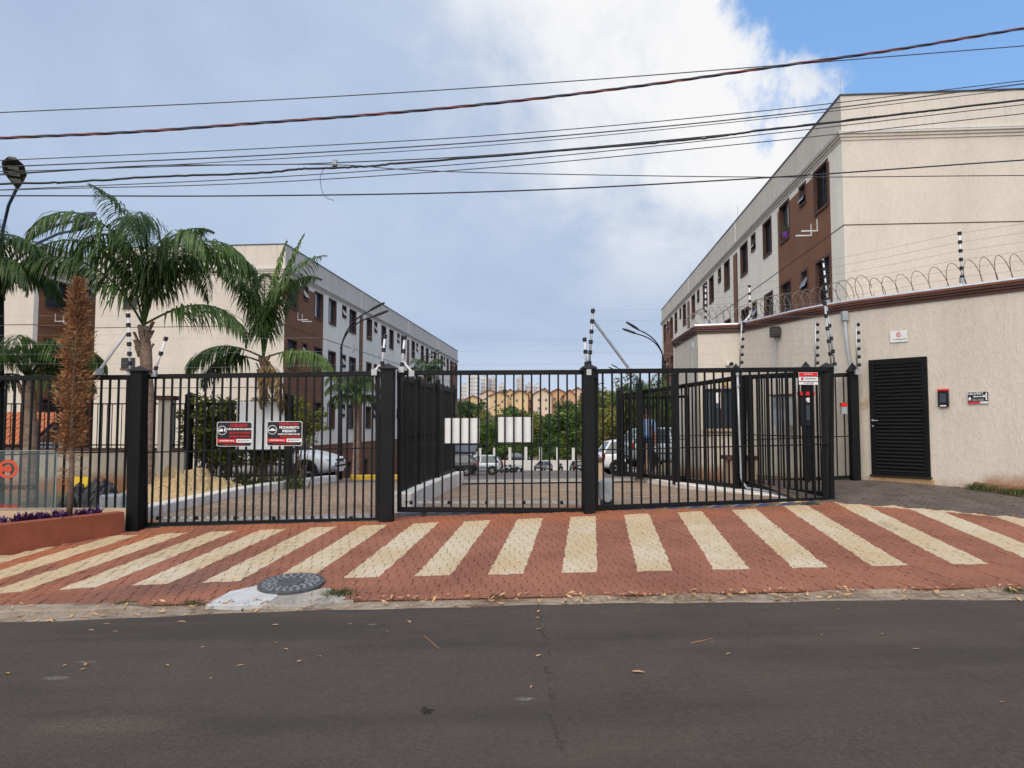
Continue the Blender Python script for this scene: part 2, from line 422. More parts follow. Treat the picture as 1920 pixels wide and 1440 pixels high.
# gutter and worn kerb between asphalt and pavers
def guttermat():
    m, t, b = base_mat('worn_gutter'); p = pos(t)
    n1 = t.noise(p, 3, 5, .6); n2 = t.noise(p, 30, 4, .7); n3 = t.noise(t.scalev(p, (1, 5, 1)), 2.2, 5, .6)
    c = t.mix(t.ramp(n1, .3, .7), (.20, .145, .10, 1), (.33, .265, .20, 1))
    c = t.mix(t.math('MULTIPLY', t.ramp(n2, .5, .7), .5), c, (.14, .10, .07, 1))
    c = t.mix(t.ramp(n3, .55, .66), c, (.13, .075, .045, 1))
    t.put(b.inputs['Base Color'], c); b.inputs['Roughness'].default_value = .95
    bump(t, b, t.math('ADD', n2, n1), .8, .02); return m
M['gutter'] = guttermat()
random.seed(3)
mb = MB(); xs = [-90, -40, -20] + frange(-12, 12, 240) + [20, 40, 90]; vs = []
for i, x in enumerate(xs):
    e = edgeY(x); j = random.uniform(-.008, .008)
    vs += [(x, e - .05, .02 * x - .004), (x, e + .02 + j, .02 * x + .014), (x, e + .07, .02 * x + .010 + j), (x, 6.50 + j, .02 * x + .022), (x, 6.56, .02 * x + .028)]
mb.add(vs, [(i * 5 + j, (i + 1) * 5 + j, (i + 1) * 5 + j + 1, i * 5 + j + 1) for i in range(len(xs) - 1) for j in range(4)])
struct(mb.build('gutter', M['gutter']))
# terrain sheet to the horizon
def terr(x, y): return GT(x, y) - .045
m, t, b = base_mat('terrain'); p = pos(t)
c = t.mix(t.ramp(t.noise(p, .08, 4), .4, .6), (.16, .12, .06, 1), (.09, .10, .035, 1)); c = t.mix(t.ramp(t.noise(p, 2, 5), .4, .65), c, (.20, .13, .075, 1))
t.put(b.inputs['Base Color'], c); b.inputs['Roughness'].default_value = .95; bump(t, b, t.noise(p, 6, 5), .5, .05)
M['terrain'] = m
xs = [-1500, -700, -350, -180, -100, -60, -40, -28, -20] + frange(-16, 16, 64) + [20, 28, 40, 60, 100, 180, 350, 700, 1500]
ys = frange(6.54, 14, 30) + frange(14.5, 34, 30) + [40, 50, 60, 70, 80, 95, 112, 125, 140, 160, 180, 205, 230, 260, 300, 400, 600, 900, 1500, 3000]
struct(MB().grid(xs, ys, terr).build('ground', M['terrain'], smooth=True))

# ---- forecourt pavers ------------------------------------------------
U0, UB, UC = -5.255, .6548, .00724
def rightbound(x): return 10.83 - .58 * (x - 4.7) - .08 * (x - 4.7) ** 2 if x > 4.55 else 11.2
def pavermat():
    m, t, b = base_mat('painted_paver'); p = pos(t)
    x, y, z = t.xyz(p)
    jit = t.math('MULTIPLY', t.math('SUBTRACT', t.noise(p, 9, 3), .5), .07)
    u = t.math('ADD', t.math('SUBTRACT', x, t.math('MULTIPLY', y, .1127)), jit)
    disc = t.math('ADD', t.math('MULTIPLY', t.math('SUBTRACT', u, U0), 4 * UC), UB * UB)
    n = t.math('DIVIDE', t.math('SUBTRACT', t.math('SQRT', disc), UB), 2 * UC)
    fr = t.math('FRACT', t.math('ADD', n, 20.0))
    wd = t.math('SUBTRACT', .535, t.math('MULTIPLY', n, .0085))
    stripe = t.math('LESS_THAN', fr, wd)
    xl = t.math('MINIMUM', t.math('ADD', x, 1.7), 0)
    front = t.math('SUBTRACT', 7.27, t.math('MULTIPLY', t.math('MULTIPLY', xl, xl), .028))
    front = t.math('ADD', front, t.math('MULTIPLY', jit, .6))
    back = t.math('ADD', 10.17, t.math('MULTIPLY', x, .075))
    stripe = t.math('MULTIPLY', stripe, t.math('GREATER_THAN', y, front))
    stripe = t.math('MULTIPLY', stripe, t.math('LESS_THAN', y, t.math('ADD', back, t.math('MULTIPLY', t.math('GREATER_THAN', x, 4.0), .6))))
    # curved cream border on the right
    xr = t.math('SUBTRACT', x, 4.7)
    bd = t.math('SUBTRACT', t.math('SUBTRACT', 10.83, t.math('MULTIPLY', xr, .58)), t.math('MULTIPLY', t.math('MULTIPLY', xr, xr), .08))
    bd = t.math('MULTIPLY', t.math('GREATER_THAN', y, t.math('SUBTRACT', bd, .13)), t.math('GREATER_THAN', x, 4.85))
    stripe = t.math('MAXIMUM', stripe, bd)
    n1 = t.noise(p, 1.1, 5, .6); n2 = t.noise(p, 12, 4, .6); n3 = t.noise(p, 90, 3, .6); n4 = t.noise(p, .5, 3)
    red = t.mix(t.ramp(n1, .32, .68), (.210, .082, .050, 1), (.300, .118, .072, 1))
    red = t.mix(t.math('MULTIPLY', t.ramp(n2, .45, .7), .45), red, (.27, .135, .095, 1))
    # orange soil film tracked in by the gates and the planter
    film = t.math('ADD', t.ramp(t.math('SUBTRACT', y, back), -.9, .15), t.ramp(x, -4.0, -5.4))
    film = t.math('MULTIPLY', t.math('MINIMUM', film, 1), t.ramp(n1, .30, .62))
    red = t.mix(t.math('MULTIPLY', film, .75), red, (.36, .115, .046, 1))
    grey = t.math('MULTIPLY', t.ramp(n4, .52, .66), t.ramp(x, -1.0, -3.0))
    red = t.mix(t.math('MULTIPLY', grey, .55), red, (.13, .075, .060, 1))
    cream = t.mix(t.ramp(n1, .35, .65), (.48, .365, .22, 1), (.54, .455, .335, 1))
    cream = t.mix(t.math('MULTIPLY', film, .5), cream, (.55, .35, .14, 1))
    worn = t.math('MULTIPLY', t.ramp(t.math('ADD', t.math('MULTIPLY', n2, .6), t.math('MULTIPLY', n3, .5)), .58, .74), .55)
    cream = t.mix(worn, cream, (.26, .15, .09, 1))
    c = t.mix(stripe, red, cream)
    c = t.mix(t.math('MULTIPLY', t.ramp(n3, .55, .8), .4), c, (.08, .045, .035, 1))
    # tyre rubber
    tr = t.math('MULTIPLY', t.ramp(t.noise(t.scalev(p, (3.0, .5, 1)), 1, 4), .60, .74), t.ramp(n2, .4, .6))
    c = t.mix(t.math('MULTIPLY', tr, .35), c, (.06, .042, .038, 1))
    t.put(b.inputs['Base Color'], c); b.inputs['Roughness'].default_value = .85; b.inputs['Specular IOR Level'].default_value = .25
    bump(t, b, t.math('ADD', n3, t.math('MULTIPLY', n2, .6)), .35, .008)
    return m
M['paver'] = pavermat()
M['paverdark'] = mat('dark_paver', (.105, .083, .070), .9, .28, 3, .4, 60)
M['paverbrown'] = mat('drive_paver', (.29, .205, .14), .9, .30, 2.5, .4, 60)
M['joint'] = mat('joint_sand', (.34, .17, .10), .95, .3, 6, .5, 60)
M['jointdark'] = mat('joint_soil', (.13, .085, .06), .95, .3, 6, .5, 60)
PW, PL = .112, .215
def outline(w, l, ins=0.0):
    a, bq = .011, .009
    pts = []
    for fx, dy in ((-.5, 0), (-.25, bq), (0, 0), (.25, bq)): pts.append((fx * w, -.5 * l + dy))
    for fy, dx in ((-.5, 0), (-.2, a), (.2, -a)): pts.append((.5 * w + dx, fy * l))
    for fx, dy in ((.5, 0), (.25, bq), (0, 0), (-.25, bq)): pts.append((fx * w, .5 * l + dy))
    for fy, dx in ((.5, 0), (.2, -a), (-.2, a)): pts.append((-.5 * w + dx, fy * l))
    k = 1 - 2 * ins / w; q = 1 - 2 * ins / l
    return [(x * k, y * q) for x, y in pts]
OUT0 = outline(PW, PL, .0022); OUT1 = outline(PW, PL, .0065); NP = len(OUT0)
PV = [(x, y, -.022) for x, y in OUT0] + [(x, y, -.004) for x, y in OUT0] + [(x, y, 0) for x, y in OUT1]
PF = [(i, (i + 1) % NP, NP + (i + 1) % NP, NP + i) for i in range(NP)] + [(NP + i, NP + (i + 1) % NP, 2 * NP + (i + 1) % NP, 2 * NP + i) for i in range(NP)] + [tuple(range(2 * NP, 3 * NP))]
def paver_field(x0, x1, y0, y1, keep, fz, seed):
    """yields placement matrices of a running bond of wavy pavers"""
    rnd = random.Random(seed); j = 0; y = y0 + PL / 2
    while y < y1:
        x = x0 + (PW / 2 if j % 2 else 0)
        while x < x1:
            if keep(x, y):
                sx = (fz(x + .1, y) - fz(x - .1, y)) / .2; sy = (fz(x, y + .1) - fz(x, y - .1)) / .2
                yield x, y, Matrix.Translation((x, y, fz(x, y) + rnd.uniform(-.0035, .0035))) @ Matrix.Rotation(-math.atan(sx) + rnd.gauss(0, .012), 4, 'Y') @ Matrix.Rotation(math.atan(sy) + rnd.gauss(0, .010), 4, 'X') @ Matrix.Rotation(rnd.gauss(0, .012), 4, 'Z')
            x += PW
        y += PL; j += 1
def planter_edge(y): return -6.17 + (y - 8.66) * .63          # front face of the red planter wall
MANH = hit(546, 1098)
def gxy(px, py): p = hit(px, py); return (p.x, p.y)
PATCH1 = [gxy(*q) for q in ((385, 1139), (430, 1110), (500, 1094), (522, 1118), (500, 1135), (450, 1142))]
PATCH2 = [gxy(*q) for q in ((492, 1139), (520, 1112), (560, 1112), (612, 1100), (652, 1110), (664, 1126), (560, 1142))]
def inside(x, y, poly):
    r_ = False
    for (x1, y1), (x2, y2) in zip(poly, poly[1:] + poly[:1]):
        if (y1 > y) != (y2 > y) and x < (x2 - x1) * (y - y1) / (y2 - y1) + x1: r_ = not r_
    return r_
def keep_red(x, y):
    if y > 8.5 and x < planter_edge(y) + .03: return False
    if y > rightbound(x): return False
    if y > 10.95 - max(0, -x - .5) * .10 and x < 4.6: return False
    if (x - MANH.x) ** 2 + (y - MANH.y) ** 2 < .33 ** 2: return False
    if inside(x, y, PATCH1) or inside(x, y, PATCH2): return False                          # cement patches
    if y < 6.62 and math.sin(x * 9.7) + math.sin(x * 23.1) > 1.2: return False                # broken front row
    return True
forecourt = MB().grid(frange(-9, 11, 80), frange(6.53, 11.2, 30), lambda x, y: walk(x, y) - .012).build('forecourt', M['joint'])
struct(forecourt)
one = MB().add(PV, PF).mesh('paver', M['paver'])
allp = list(paver_field(-8.2, 8.6, 6.53, 11.2, keep_red, walk, 5))
vis = sorted([q for q in allp if abs(q[0] / q[1]) < .735], key=lambda q: q[1] + .0001 * abs(q[0]))[:300]
vset = {(q[0], q[1]) for q in vis}
for x, y, mt in vis:
    o = link('paver', one, forecourt); o.matrix_world = mt; o.matrix_basis = mt
rest = MB()
for x, y, mt in allp:
    if (x, y) not in vset: rest.add([mt @ Vector(v) for v in PV], PF)
stuff(rest.build('paver_field', M['paver'], forecourt))
# dark pavers of the footway in front of the guard wall
fw = MB().grid(frange(4.45, 11, 30), frange(8.0, 14, 24), lambda x, y: walk(x, min(y, 12.6)) - .016).build('footway', M['jointdark']); struct(fw)
dk = MB()
for x, y, mt in paver_field(4.5, 10, 8.0, 13.6, lambda x, y: y > rightbound(x) + .03 and x + .0 > 4.6 and y < 13.9 - (x - 5.8) * 1.15, lambda x, y: walk(x, min(y, 12.6)), 8): dk.add([mt @ Vector(v) for v in PV], PF)
stuff(dk.build('dark_paver_field', M['paverdark'], fw))
# ---- inner drive
def drz(x, y): return GT(x, y) + .0
def drkeep(x, y): return -6.2 + (y - 10.8) * .11 < x < 3.9 - (y - 11) * .13
m, t, b = base_mat('drive_brick'); p = pos(t)
bk = t.new('ShaderNodeTexBrick'); t.put(bk.inputs['Vector'], p); bk.inputs['Scale'].default_value = 1.0
bk.inputs['Brick Width'].default_value = .215; bk.inputs['Row Height'].default_value = .112; bk.inputs['Mortar Size'].default_value = .006
n1 = t.noise(p, 1.4, 5)
bk.inputs['Color1'].default_value = (.27, .19, .13, 1); bk.inputs['Color2'].default_value = (.32, .225, .15, 1); bk.inputs['Mortar'].default_value = (.10, .07, .05, 1)
t.put(b.inputs['Base Color'], t.mix(t.math('MULTIPLY', t.ramp(n1, .4, .7), .5), bk.outputs[0], (.30, .20, .125, 1))); b.inputs['Roughness'].default_value = .95
M['drivebrick'] = m
drive = MB().grid(frange(-6.6, 4.4, 44), frange(11.05, 19.2, 40), lambda x, y: GT(x, y) - .012).build('driveway', M['drivebrick']); struct(drive)
dv = MB()
for x, y, mt in paver_field(-6.2, 4, 11.1, 15.2, drkeep, drz, 11): dv.add([mt @ Vector(v) for v in PV], PF)
stuff(dv.build('drive_paver_field', M['paverbrown'], drive))
struct(MB().grid(frange(-1.35, 3.0, 12), frange(17.3, 18.5, 6), lambda x, y: GT(x, y) + .02 + .05 * math.sin((y - 17.3) / 1.2 * math.pi)).build('speed_table', M['concrete']))
M['yard'] = mat('yard_asphalt', (.135, .115, .10), .95, .25, .8, .3, 20)
struct(MB().grid(frange(-8, 22, 20), frange(18.9, 114, 60), lambda x, y: GT(x, y) - .006).build('parking_yard', M['yard']))
# painted threshold strip under the sliding gate
m, t, b = base_mat('threshold_paint'); p = pos(t); x, y, z = t.xyz(p)
dgl = t.math('FRACT', t.math('MULTIPLY', t.math('SUBTRACT', x, t.math('MULTIPLY', y, .9)), 3.0))
c = t.mix(t.math('LESS_THAN', dgl, .10), t.mix(t.math('LESS_THAN', dgl, .6), (.10, .085, .045, 1), (.035, .05, .12, 1)), (.26, .25, .23, 1))
t.put(b.inputs['Base Color'], c); b.inputs['Roughness'].default_value = .8; M['threshold'] = m
struct(MB().grid(frange(-1.75, 4.6, 24), [10.62, 10.8, 11.0, 11.2], lambda x, y: GT(x, y) + .004).build('threshold_strip', M['threshold']))
struct(MB().grid(frange(-5.3, -1.9, 24), [10.32, 10.5, 10.7, 10.9, 11.15], lambda x, y: GT(x, y) + .004).build('threshold_strip', M['concrete']))
# kerbs of the drive
def kerb(name, pts, w, h, m):
    """kerb stone row: each stone 1 m long"""
    root = bpy.data.objects.new(name, None); COL.objects.link(root); struct(root); root.location = (0, 0, 0)
    for (a, b_) in zip(pts, pts[1:]):
        a = Vector(a); b_ = Vector(b_); n = max(1, round((b_ - a).length))
        for i in range(n):
            p, q = a.lerp(b_, i / n + .004), a.lerp(b_, (i + 1) / n - .004)
            d = (q - p).normalized(); s_ = Vector((d.y, -d.x)) * w / 2; mb = MB(); vs = []
            for e in (p, q):
                z = GT(e.x, e.y)
                for k, zz in ((-1, -.05), (1, -.05), (1, h), (-1, h)): vs.append((e.x + s_.x * k, e.y + s_.y * k, z + zz))
            mb.add(vs, [(3, 2, 1, 0), (4, 5, 6, 7), (0, 1, 5, 4), (1, 2, 6, 5), (2, 3, 7, 6), (3, 0, 4, 7)])
            mb.build('kerb_stone', m, root, bevel=.015)
kerb('kerb', [(-6.0, 10.95), (-5.55, 14.5), (-5.2, 17.6), (-4.9, 19.4)], .30, .16, M['kerbw'])
kerb('kerb', [(-1.72, 11.0), (-1.55, 14.2), (-1.36, 17.6)], .34, .30, M['kerbw'])
kerb('kerb', [(-4.8, 21.2), (-1.9, 22.6)], .25, .14, M['kerby'])
# right hand path with pale kerb
rp = [(4.75, 11.05), (4.15, 12.6), (3.62, 14.6), (3.0, 18.6), (4.3, 19.5), (6.5, 19.5), (6.6, 13.2), (5.3, 11.4)]
struct(MB().prism(rp, -.2, lambda x, y: .44 - .015 * (y - 11)).build('path', M['kerbw'], bevel=.02))
struct(MB().prism([(5.0, 11.3), (4.5, 12.9), (4.0, 14.9), (3.5, 19.3), (6.4, 19.3), (6.5, 13.3), (5.4, 11.6)], lambda x, y: .38 - .015 * (y - 11), lambda x, y: .452 - .015 * (y - 11)).build('path', M['paverdark']))
# cement patch and kerb remnant by the manhole
mb = MB(); pts = PATCH1
struct(mb.prism(pts, lambda x, y: walk(x, y) - .05, lambda x, y: walk(x, y) + .004).build('cement_patch', M['cpatch'], bevel=.004))
pts = PATCH2
struct(MB().prism(pts, lambda x, y: walk(x, y) - .06, lambda x, y: walk(x, y) - .006).build('cement_patch', M['concrete'], bevel=.004))
mb = MB()
vs = []; kx = frange(-7, -3.12, 90)
for x0 in kx:
    j = .010 * math.sin(x0 * 5.3) + .006 * math.sin(x0 * 17); f = 6.40 - .008 * x0 * x0 + .10 + j; e = sm((-3.12 - x0) / .3)
    vs += [(x0, f, .02 * x0 - .03), (x0, f + .008, .02 * x0 + (.040 + j * .3) * e), (x0, f + .03, .02 * x0 + (.056 + j * .3) * e), (x0, 6.56 + j, .02 * x0 + .058 * e + random.uniform(-.002, .002)), (x0, 6.60, .02 * x0 + .02)]
mb.add(vs, [(i * 5 + j, (i + 1) * 5 + j, (i + 1) * 5 + j + 1, i * 5 + j + 1) for i in range(len(kx) - 1) for j in range(4)])
struct(mb.build('kerb_edge', M['gutter']))
mb = MB(); vs = []; kx = frange(.2, 9.5, 260)
for x0 in kx:
    j = .5 * noise.noise(Vector((x0 * 2.1, 3, 0))) + .5 * noise.noise(Vector((x0 * 9.0, 7, 0))); e = sm((x0 - .2) / .4) * (.55 + .45 * sm(.5 + 2.2 * noise.noise(Vector((x0 * 1.1, 11, 0))))); f = 6.455 + .022 * j
    vs += [(x0, f, .02 * x0 - .02), (x0, f + .006, .02 * x0 + (.030 + .012 * j) * e), (x0, f + .02, .02 * x0 + (.050 + .012 * j) * e), (x0, 6.515 + .012 * j, .02 * x0 + .054 * e), (x0, 6.53 + .01 * j, .02 * x0 + .005)]
mb.add(vs, [(i * 5 + j, (i + 1) * 5 + j, (i + 1) * 5 + j + 1, i * 5 + j + 1) for i in range(len(kx) - 1) for j in range(4)])
struct(mb.build('kerb_edge', M['gutter']))
# manhole cover
mh = thing('manhole_cover', 'round cast iron manhole cover tilted in the brick forecourt beside the cement patch', 'manhole cover', (MANH.x, MANH.y, walk(MANH.x, MANH.y) + .03))
mh.rotation_euler = (R(5), R(-2.5), .3)
MB().lathe([(.30, -.035), (.315, -.03), (.315, 0), (.295, .006), (.29, .001), (0.001, .001)], 40).build('disc', M['ironcover'], mh)
M['ironhi'] = mat('worn_iron', (.30, .30, .31), .5, .3, 18, metal=.5)
mb = MB()
for rr, n in ((.255, 24), (.205, 20), (.155, 14)):
    for k in range(n):
        a = 2 * math.pi * k / n
        k1 = random.uniform(.6, 1.2); mb.box(-.022 * k1, .022 * k1, -.013, .013 * k1, .001, .007 + .004 * random.random(), Matrix.Translation((rr * math.cos(a), rr * math.sin(a), 0)) @ Matrix.Rotation(a + random.uniform(-1.2, 1.2), 4, 'Z'))
mb.build('tread_pattern', M['ironhi'], mh)
MB().lathe([(.11, .001), (.11, .007), (.10, .009), (.001, .009)], 24).build('boss', M['ironcover'], mh)

# ================================================================== planter on the left
PZ = .40
planter = thing('planter', 'low terracotta red planter wall with soil beside the gate post', 'planter', (-5.42, 9.9, 0))
def rel(o, p): return Vector(p) - o.location
a0, a1 = Vector((-7.6, 6.4)), Vector((-5.36, 9.98)); d = (Vector((-5.38, 9.94)) - Vector((-6.17, 8.66))).normalized(); a0 = Vector((-6.17, 8.66)) - d * 3.2; a1 = Vector((-5.38, 9.94))
nrm = Vector((-d.y, d.x))
mb = MB(); mb.prism([tuple(a0 - planter.location.xy), tuple(a1 - planter.location.xy), tuple(a1 + nrm * .15 - planter.location.xy), tuple(a0 + nrm * .15 - planter.location.xy)], -.25, PZ)
mb.build('front_wall', M['hoodred'], planter, bevel=.008)
mb = MB(); q = [a0 + nrm * .15, a1 + nrm * .15, Vector((-5.5, 10.12)), Vector((-10.5, 10.3)), Vector((-10.5, 6.2))]
mb.prism([tuple(v - planter.location.xy) for v in q], .0, PZ - .05); mb.build('soil', M['soil'], planter)
MB().box(-5.2, .0, .24, .34, -.2, PZ + .02).build('back_wall', M['tanbox'], planter)
# spiky purple ground cover: each rosette a plant
random.seed(21)
rosettes = []
for k in range(3):
    mb = MB()
    for i in range(26):
        a = random.uniform(0, 6.28); e = random.uniform(.3, 1.3); L = random.uniform(.08, .17); w = .011
        dr = Vector((math.cos(a) * math.cos(e), math.sin(a) * math.cos(e), math.sin(e))); sd_ = Vector((-math.sin(a), math.cos(a), 0)) * w
        b0 = Vector((random.uniform(-.03, .03), random.uniform(-.03, .03), 0)); m1 = b0 + dr * L * .55; tip = b0 + dr * L - Vector((0, 0, L * .18))
        mb.add([b0 - sd_ * .6, b0 + sd_ * .6, m1 + sd_, m1 - sd_, tip], [(0, 1, 2, 3), (3, 2, 4)])
    rosettes.append(mb.mesh('purple_plant', M['purple']))
for px in (8, 26, 40, 52, 63, 70, 78, 85, 92, 100, 107, 112, 118, 122, 143, 150, 157, 165, 172, 181):
    Y = random.uniform(9.35, 9.75) - max(0, (110 - px)) * .006
    X = P(px, 970, Y).x
    if px > 140: Y = random.uniform(9.75, 9.95); X = P(px, 960, Y).x
    o = link('purple_plant', random.choice(rosettes), None, (X, Y, PZ - .052)); o.rotation_euler = (0, 0, random.uniform(0, 6)); k = random.uniform(.8, 1.35); o.scale = (k, k, k)
    tag(o, 'spiky purple plant growing along the top of the red planter', 'plant', 'purple plants in the planter')
# dead conifer
tb = P(130, 960, 9.75); tb.z = PZ - .06
con = thing('dead_conifer', 'dead slim conifer with rust brown needles in the red planter', 'tree', tb)
top = P(133, 522, 9.75).z - tb.z
MB().tube([(0, 0, 0), (.015, 0, .6), (-.01, .01, 1.3), (.0, 0, 2.2), (.03, 0, top)], [.040, .034, .028, .018, .004], 8).build('trunk', M['bark'], con, smooth=True)
random.seed(4); mb = MB(); tw = MB()
for i in range(8200):
    h = random.betavariate(1.15, 1.1); z = .95 + h * (top - .95)
    rad = .165 * (math.sin(min(1, (h * 1.0 + .12)) * math.pi * .82) ** .7) * (.9 + .25 * math.sin(h * 23) + .15 * math.sin(h * 51)) + .01
    rad *= 1.12 - .42 * h
    if h > .8: rad *= 1 - .55 * (h - .8) / .2
    a = random.uniform(0, 6.28); r_ = rad * random.uniform(.35, 1.12) ** .7
    L = random.uniform(.025, .07)
    if i % 9 == 0: r_ = rad * random.uniform(1.0, 1.45); L = random.uniform(.06, .12)
    p = Vector((math.cos(a) * r_ + .02 * h, math.sin(a) * r_, z))
    dr = Vector((math.cos(a + random.gauss(0, .7)), math.sin(a + random.gauss(0, .7)), random.uniform(-.1, 1.3))).normalized(); sd_ = dr.cross(Vector((random.gauss(0, 1), random.gauss(0, 1), .5))).normalized() * random.uniform(.005, .012)
    mb.add([p - sd_ * .5, p + dr * L * .5 - sd_, p + dr * L, p + dr * L * .5 + sd_], [(0, 1, 2, 3)])
stuff(mb.build('foliage', M['dry'], con))
for i in range(46):
    z = random.uniform(.35, 1.1); a = random.uniform(0, 6.28); L = random.uniform(.08, .3)
    p = Vector((0, 0, z)); q = p + Vector((math.cos(a) * L, math.sin(a) * L, random.uniform(-.02, .12)))
    tw.tube([p, p.lerp(q, .5) + Vector((0, 0, .02)), q], [.004, .003, .0015], 4)
    for j in range(5):
        b0 = p.lerp(q, random.uniform(.3, 1)); tw.tube([b0, b0 + Vector((random.gauss(0, .05), random.gauss(0, .05), random.uniform(-.02, .06)))], [.002, .001], 3)
tw.build('bare_twigs', M['dry'], con)
# glass name panel
ga, gb = P(-190, 957, 9.35), P(103, 957, 9.62); z0, z1 = P(103, 956, 9.62).z, P(103, 845, 9.62).z
gp = thing('glass_sign', 'clear glass name panel with orange ring logo standing in the planter', 'sign', (ga.x, ga.y, z0))
dg_ = (gb - ga).xy; rz = math.atan2(dg_.y, dg_.x); L = dg_.length; gp.rotation_euler = (0, 0, rz); H = z1 - z0
rc = .03; pl = [(0, 0), (L, 0)] + [(L - rc + rc * math.cos(a), H - rc + rc * math.sin(a)) for a in (0, .5, 1.05, 1.57)] + [(0, H)]
MB().prism(pl, -.006, .006, UPR).build('pane', M['panel'], gp)
M['glassedge'] = mat('glass_edge', (.30, .40, .40), .2, .1, 5)
MB().bar((L, 0, 0), (L, 0, H - rc), .014, .006, (1, 0, 0)).bar((0, 0, H + .003), (L - rc, 0, H + .003), .014, .006).build('pane_edge', M['glassedge'], gp)
MB().box(0, L, -.05, .05, -.14, -.002).build('plinth', M['tanbox'], gp)
M['logo'] = mat('logo_orange', (.55, .075, .03), .4, .1, 6)
M['script'] = mat('logo_green', (.035, .06, .05), .4, .1, 6)
fx = lambda px: L * (px + 190) / 293.0
fz_ = lambda py: (957 - py) / 112.0 * H
def ring(mb, cx, cz, r0, r1, a0=0, a1=6.2832, n=40, y=-.012, th=.005):
    vs = []
    for i in range(n + 1):
        a = a0 + (a1 - a0) * i / n
        for r_ in (r0, r1):
            for yy in (y - th, y): vs.append((cx + r_ * math.cos(a), yy, cz + r_ * math.sin(a)))
    mb.add(vs, [f for i in range(n) for f in ((4 * i, 4 * i + 2, 4 * i + 6, 4 * i + 4), (4 * i + 2, 4 * i + 3, 4 * i + 7, 4 * i + 6), (4 * i, 4 * i + 4, 4 * i + 5, 4 * i + 1), (4 * i + 1, 4 * i + 5, 4 * i + 7, 4 * i + 3))])
cx, cz = fx(11), fz_(879)
mb = MB(); ring(mb, cx, cz, .085, .125); ring(mb, cx, cz, .0, .05); ring(mb, cx, cz, .05, .085, 2.6, 3.7); mb.build('ring_logo', M['logo'], gp)
mb = MB(); ring(mb, cx, cz, .058, .08, -.5, 2.2); mb.build('ring_leaf', M['script'], gp)
text('Dinamarca', .115, M['script'], gp, Matrix.Translation((fx(29), -.012, fz_(912))) @ UPR, squeeze=.92, bold=.0018)
text('residencial', .075, M['redp'], gp, Matrix.Translation((fx(8), -.012, fz_(948))) @ UPR)
# ================================================================== gates and fences
BARM = MB().box(-.0125, .0125, -.0125, .0125, 0, 1).mesh('bar', M['black'])
BARS = MB().box(-.009, .009, -.009, .009, 0, 1).mesh('bar', M['black'])
def panel(name, label, cat, A, B, n, top=.07, bot=.075, mid=None, stile=.06, group=None, barm=None, midh=.018, inset=0):
    """railing panel: A=(bottom, top) at one end, B=(bottom, top) at the other; every bar its own part"""
    (a0, a1), (b0, b1) = A, B
    a0, a1, b0, b1 = map(Vector, (a0, a1, b0, b1))
    rt = thing(name, label, cat, a0, group=group)
    r_ = lambda p: p - rt.location
    k = Vector((0, 0, 1))
    MB().bar(r_(a1) - k * top / 2, r_(b1) - k * top / 2, .05, top).build('top_rail', M['black'], rt, bevel=.004)
    MB().bar(r_(a0) + k * bot / 2, r_(b0) + k * bot / 2, .05, bot).build('bottom_rail', M['black'], rt, bevel=.004)
    if mid is not None:
        m0, m1 = a0.lerp(a1, mid), b0.lerp(b1, mid)
        MB().bar(r_(m0), r_(m1), .030, midh).build('middle_rail', M['black'], rt)
    if stile:
        for p, q in ((a0, a1), (b0, b1)):
            s_ = 1 if p is a0 else -1
            off = (b0 - a0); off.z = 0; off = off.normalized() * (stile / 2 * s_)
            MB().bar(r_(p) + off + k * .002, r_(q) + off - k * .002, stile, .054, (off.y, -off.x, 0)).build('stile', M['black'], rt)
    ang = math.atan2((b0 - a0).y, (b0 - a0).x)
    for i in range(n):
        f = (i + 1) / (n + 1); p = a0.lerp(b0, f) + k * (bot * .5); q = a1.lerp(b1, f) - k * (top * .5)
        o = link('bar', barm or BARM, rt, r_(p)); o.scale = (1, 1, (q - p).length); o.rotation_euler = (0, 0, ang)
    return rt
def sliding_extras(rt, a0, b0, rack_z, wheels):
    """toothed rack on the inner face and wheels under the bottom rail"""
    a = Vector(a0) - rt.location; b = Vector(b0) - rt.location; d = (b - a); L = d.xy.length; d = Vector((d.x, d.y, 0)).normalized()
    nrm = Vector((-d.y, d.x, 0))
    mb = MB(); zc = rack_z - rt.location.z
    p0 = a + nrm * .045 + d * .10; p0.z = zc; p1 = a + nrm * .045 + d * (L - .02); p1.z = zc
    mb.bar(p0, p1, .02, .028)
    n = int(L / .036)
    for i in range(n):
        c = p0 + d * (.018 + .036 * i) + Vector((0, 0, .021)); mb.bar(c - d * .009, c + d * .009, .02, .016)
    mb.build('gear_rack', M['galv'], rt)
    mb = MB(); k = 0
    while k < L: c = p0 + d * (k + .1) - nrm * .02; mb.bar(c - d * .02, c + d * .02, .05, .05); k += .56
    mb.build('rack_bracket', M['black'], rt)
    for f in wheels:
        c = a + d * (L * f); c.z = a.z - .018
        o = MB().lathe([(.03, -.02), (.045, -.02), (.036, 0), (.045, .02), (.03, .02)], 18, axis='y').build('wheel', M['rubber'], rt, loc=c)
        o.rotation_euler = (0, 0, math.atan2(d.y, d.x))
def PP(a, b): return (a, b)
G1 = ((P(268, 990, 10.36), P(268, 702, 10.36)), (P(712, 980, 10.36), P(712, 696, 10.36)))
G2 = ((P(745, 960, 10.62), P(745, 695, 10.62)), (P(1098, 962, 10.62), P(1098, 693.5, 10.62)))
G3 = ((P(1114, 957, 10.62), P(1114, 692, 10.62)), (P(1562, 941, 11.02), P(1562, 688, 11.02)))
GL = ((P(-280, 1010, 10.2), P(-280, 706, 10.2)), (P(247, 986, 10.25), P(247, 703, 10.25)))
gate1 = panel('sliding_gate', 'black barred sliding gate carrying the two warning signs', 'gate', *G1, 27, mid=.49)
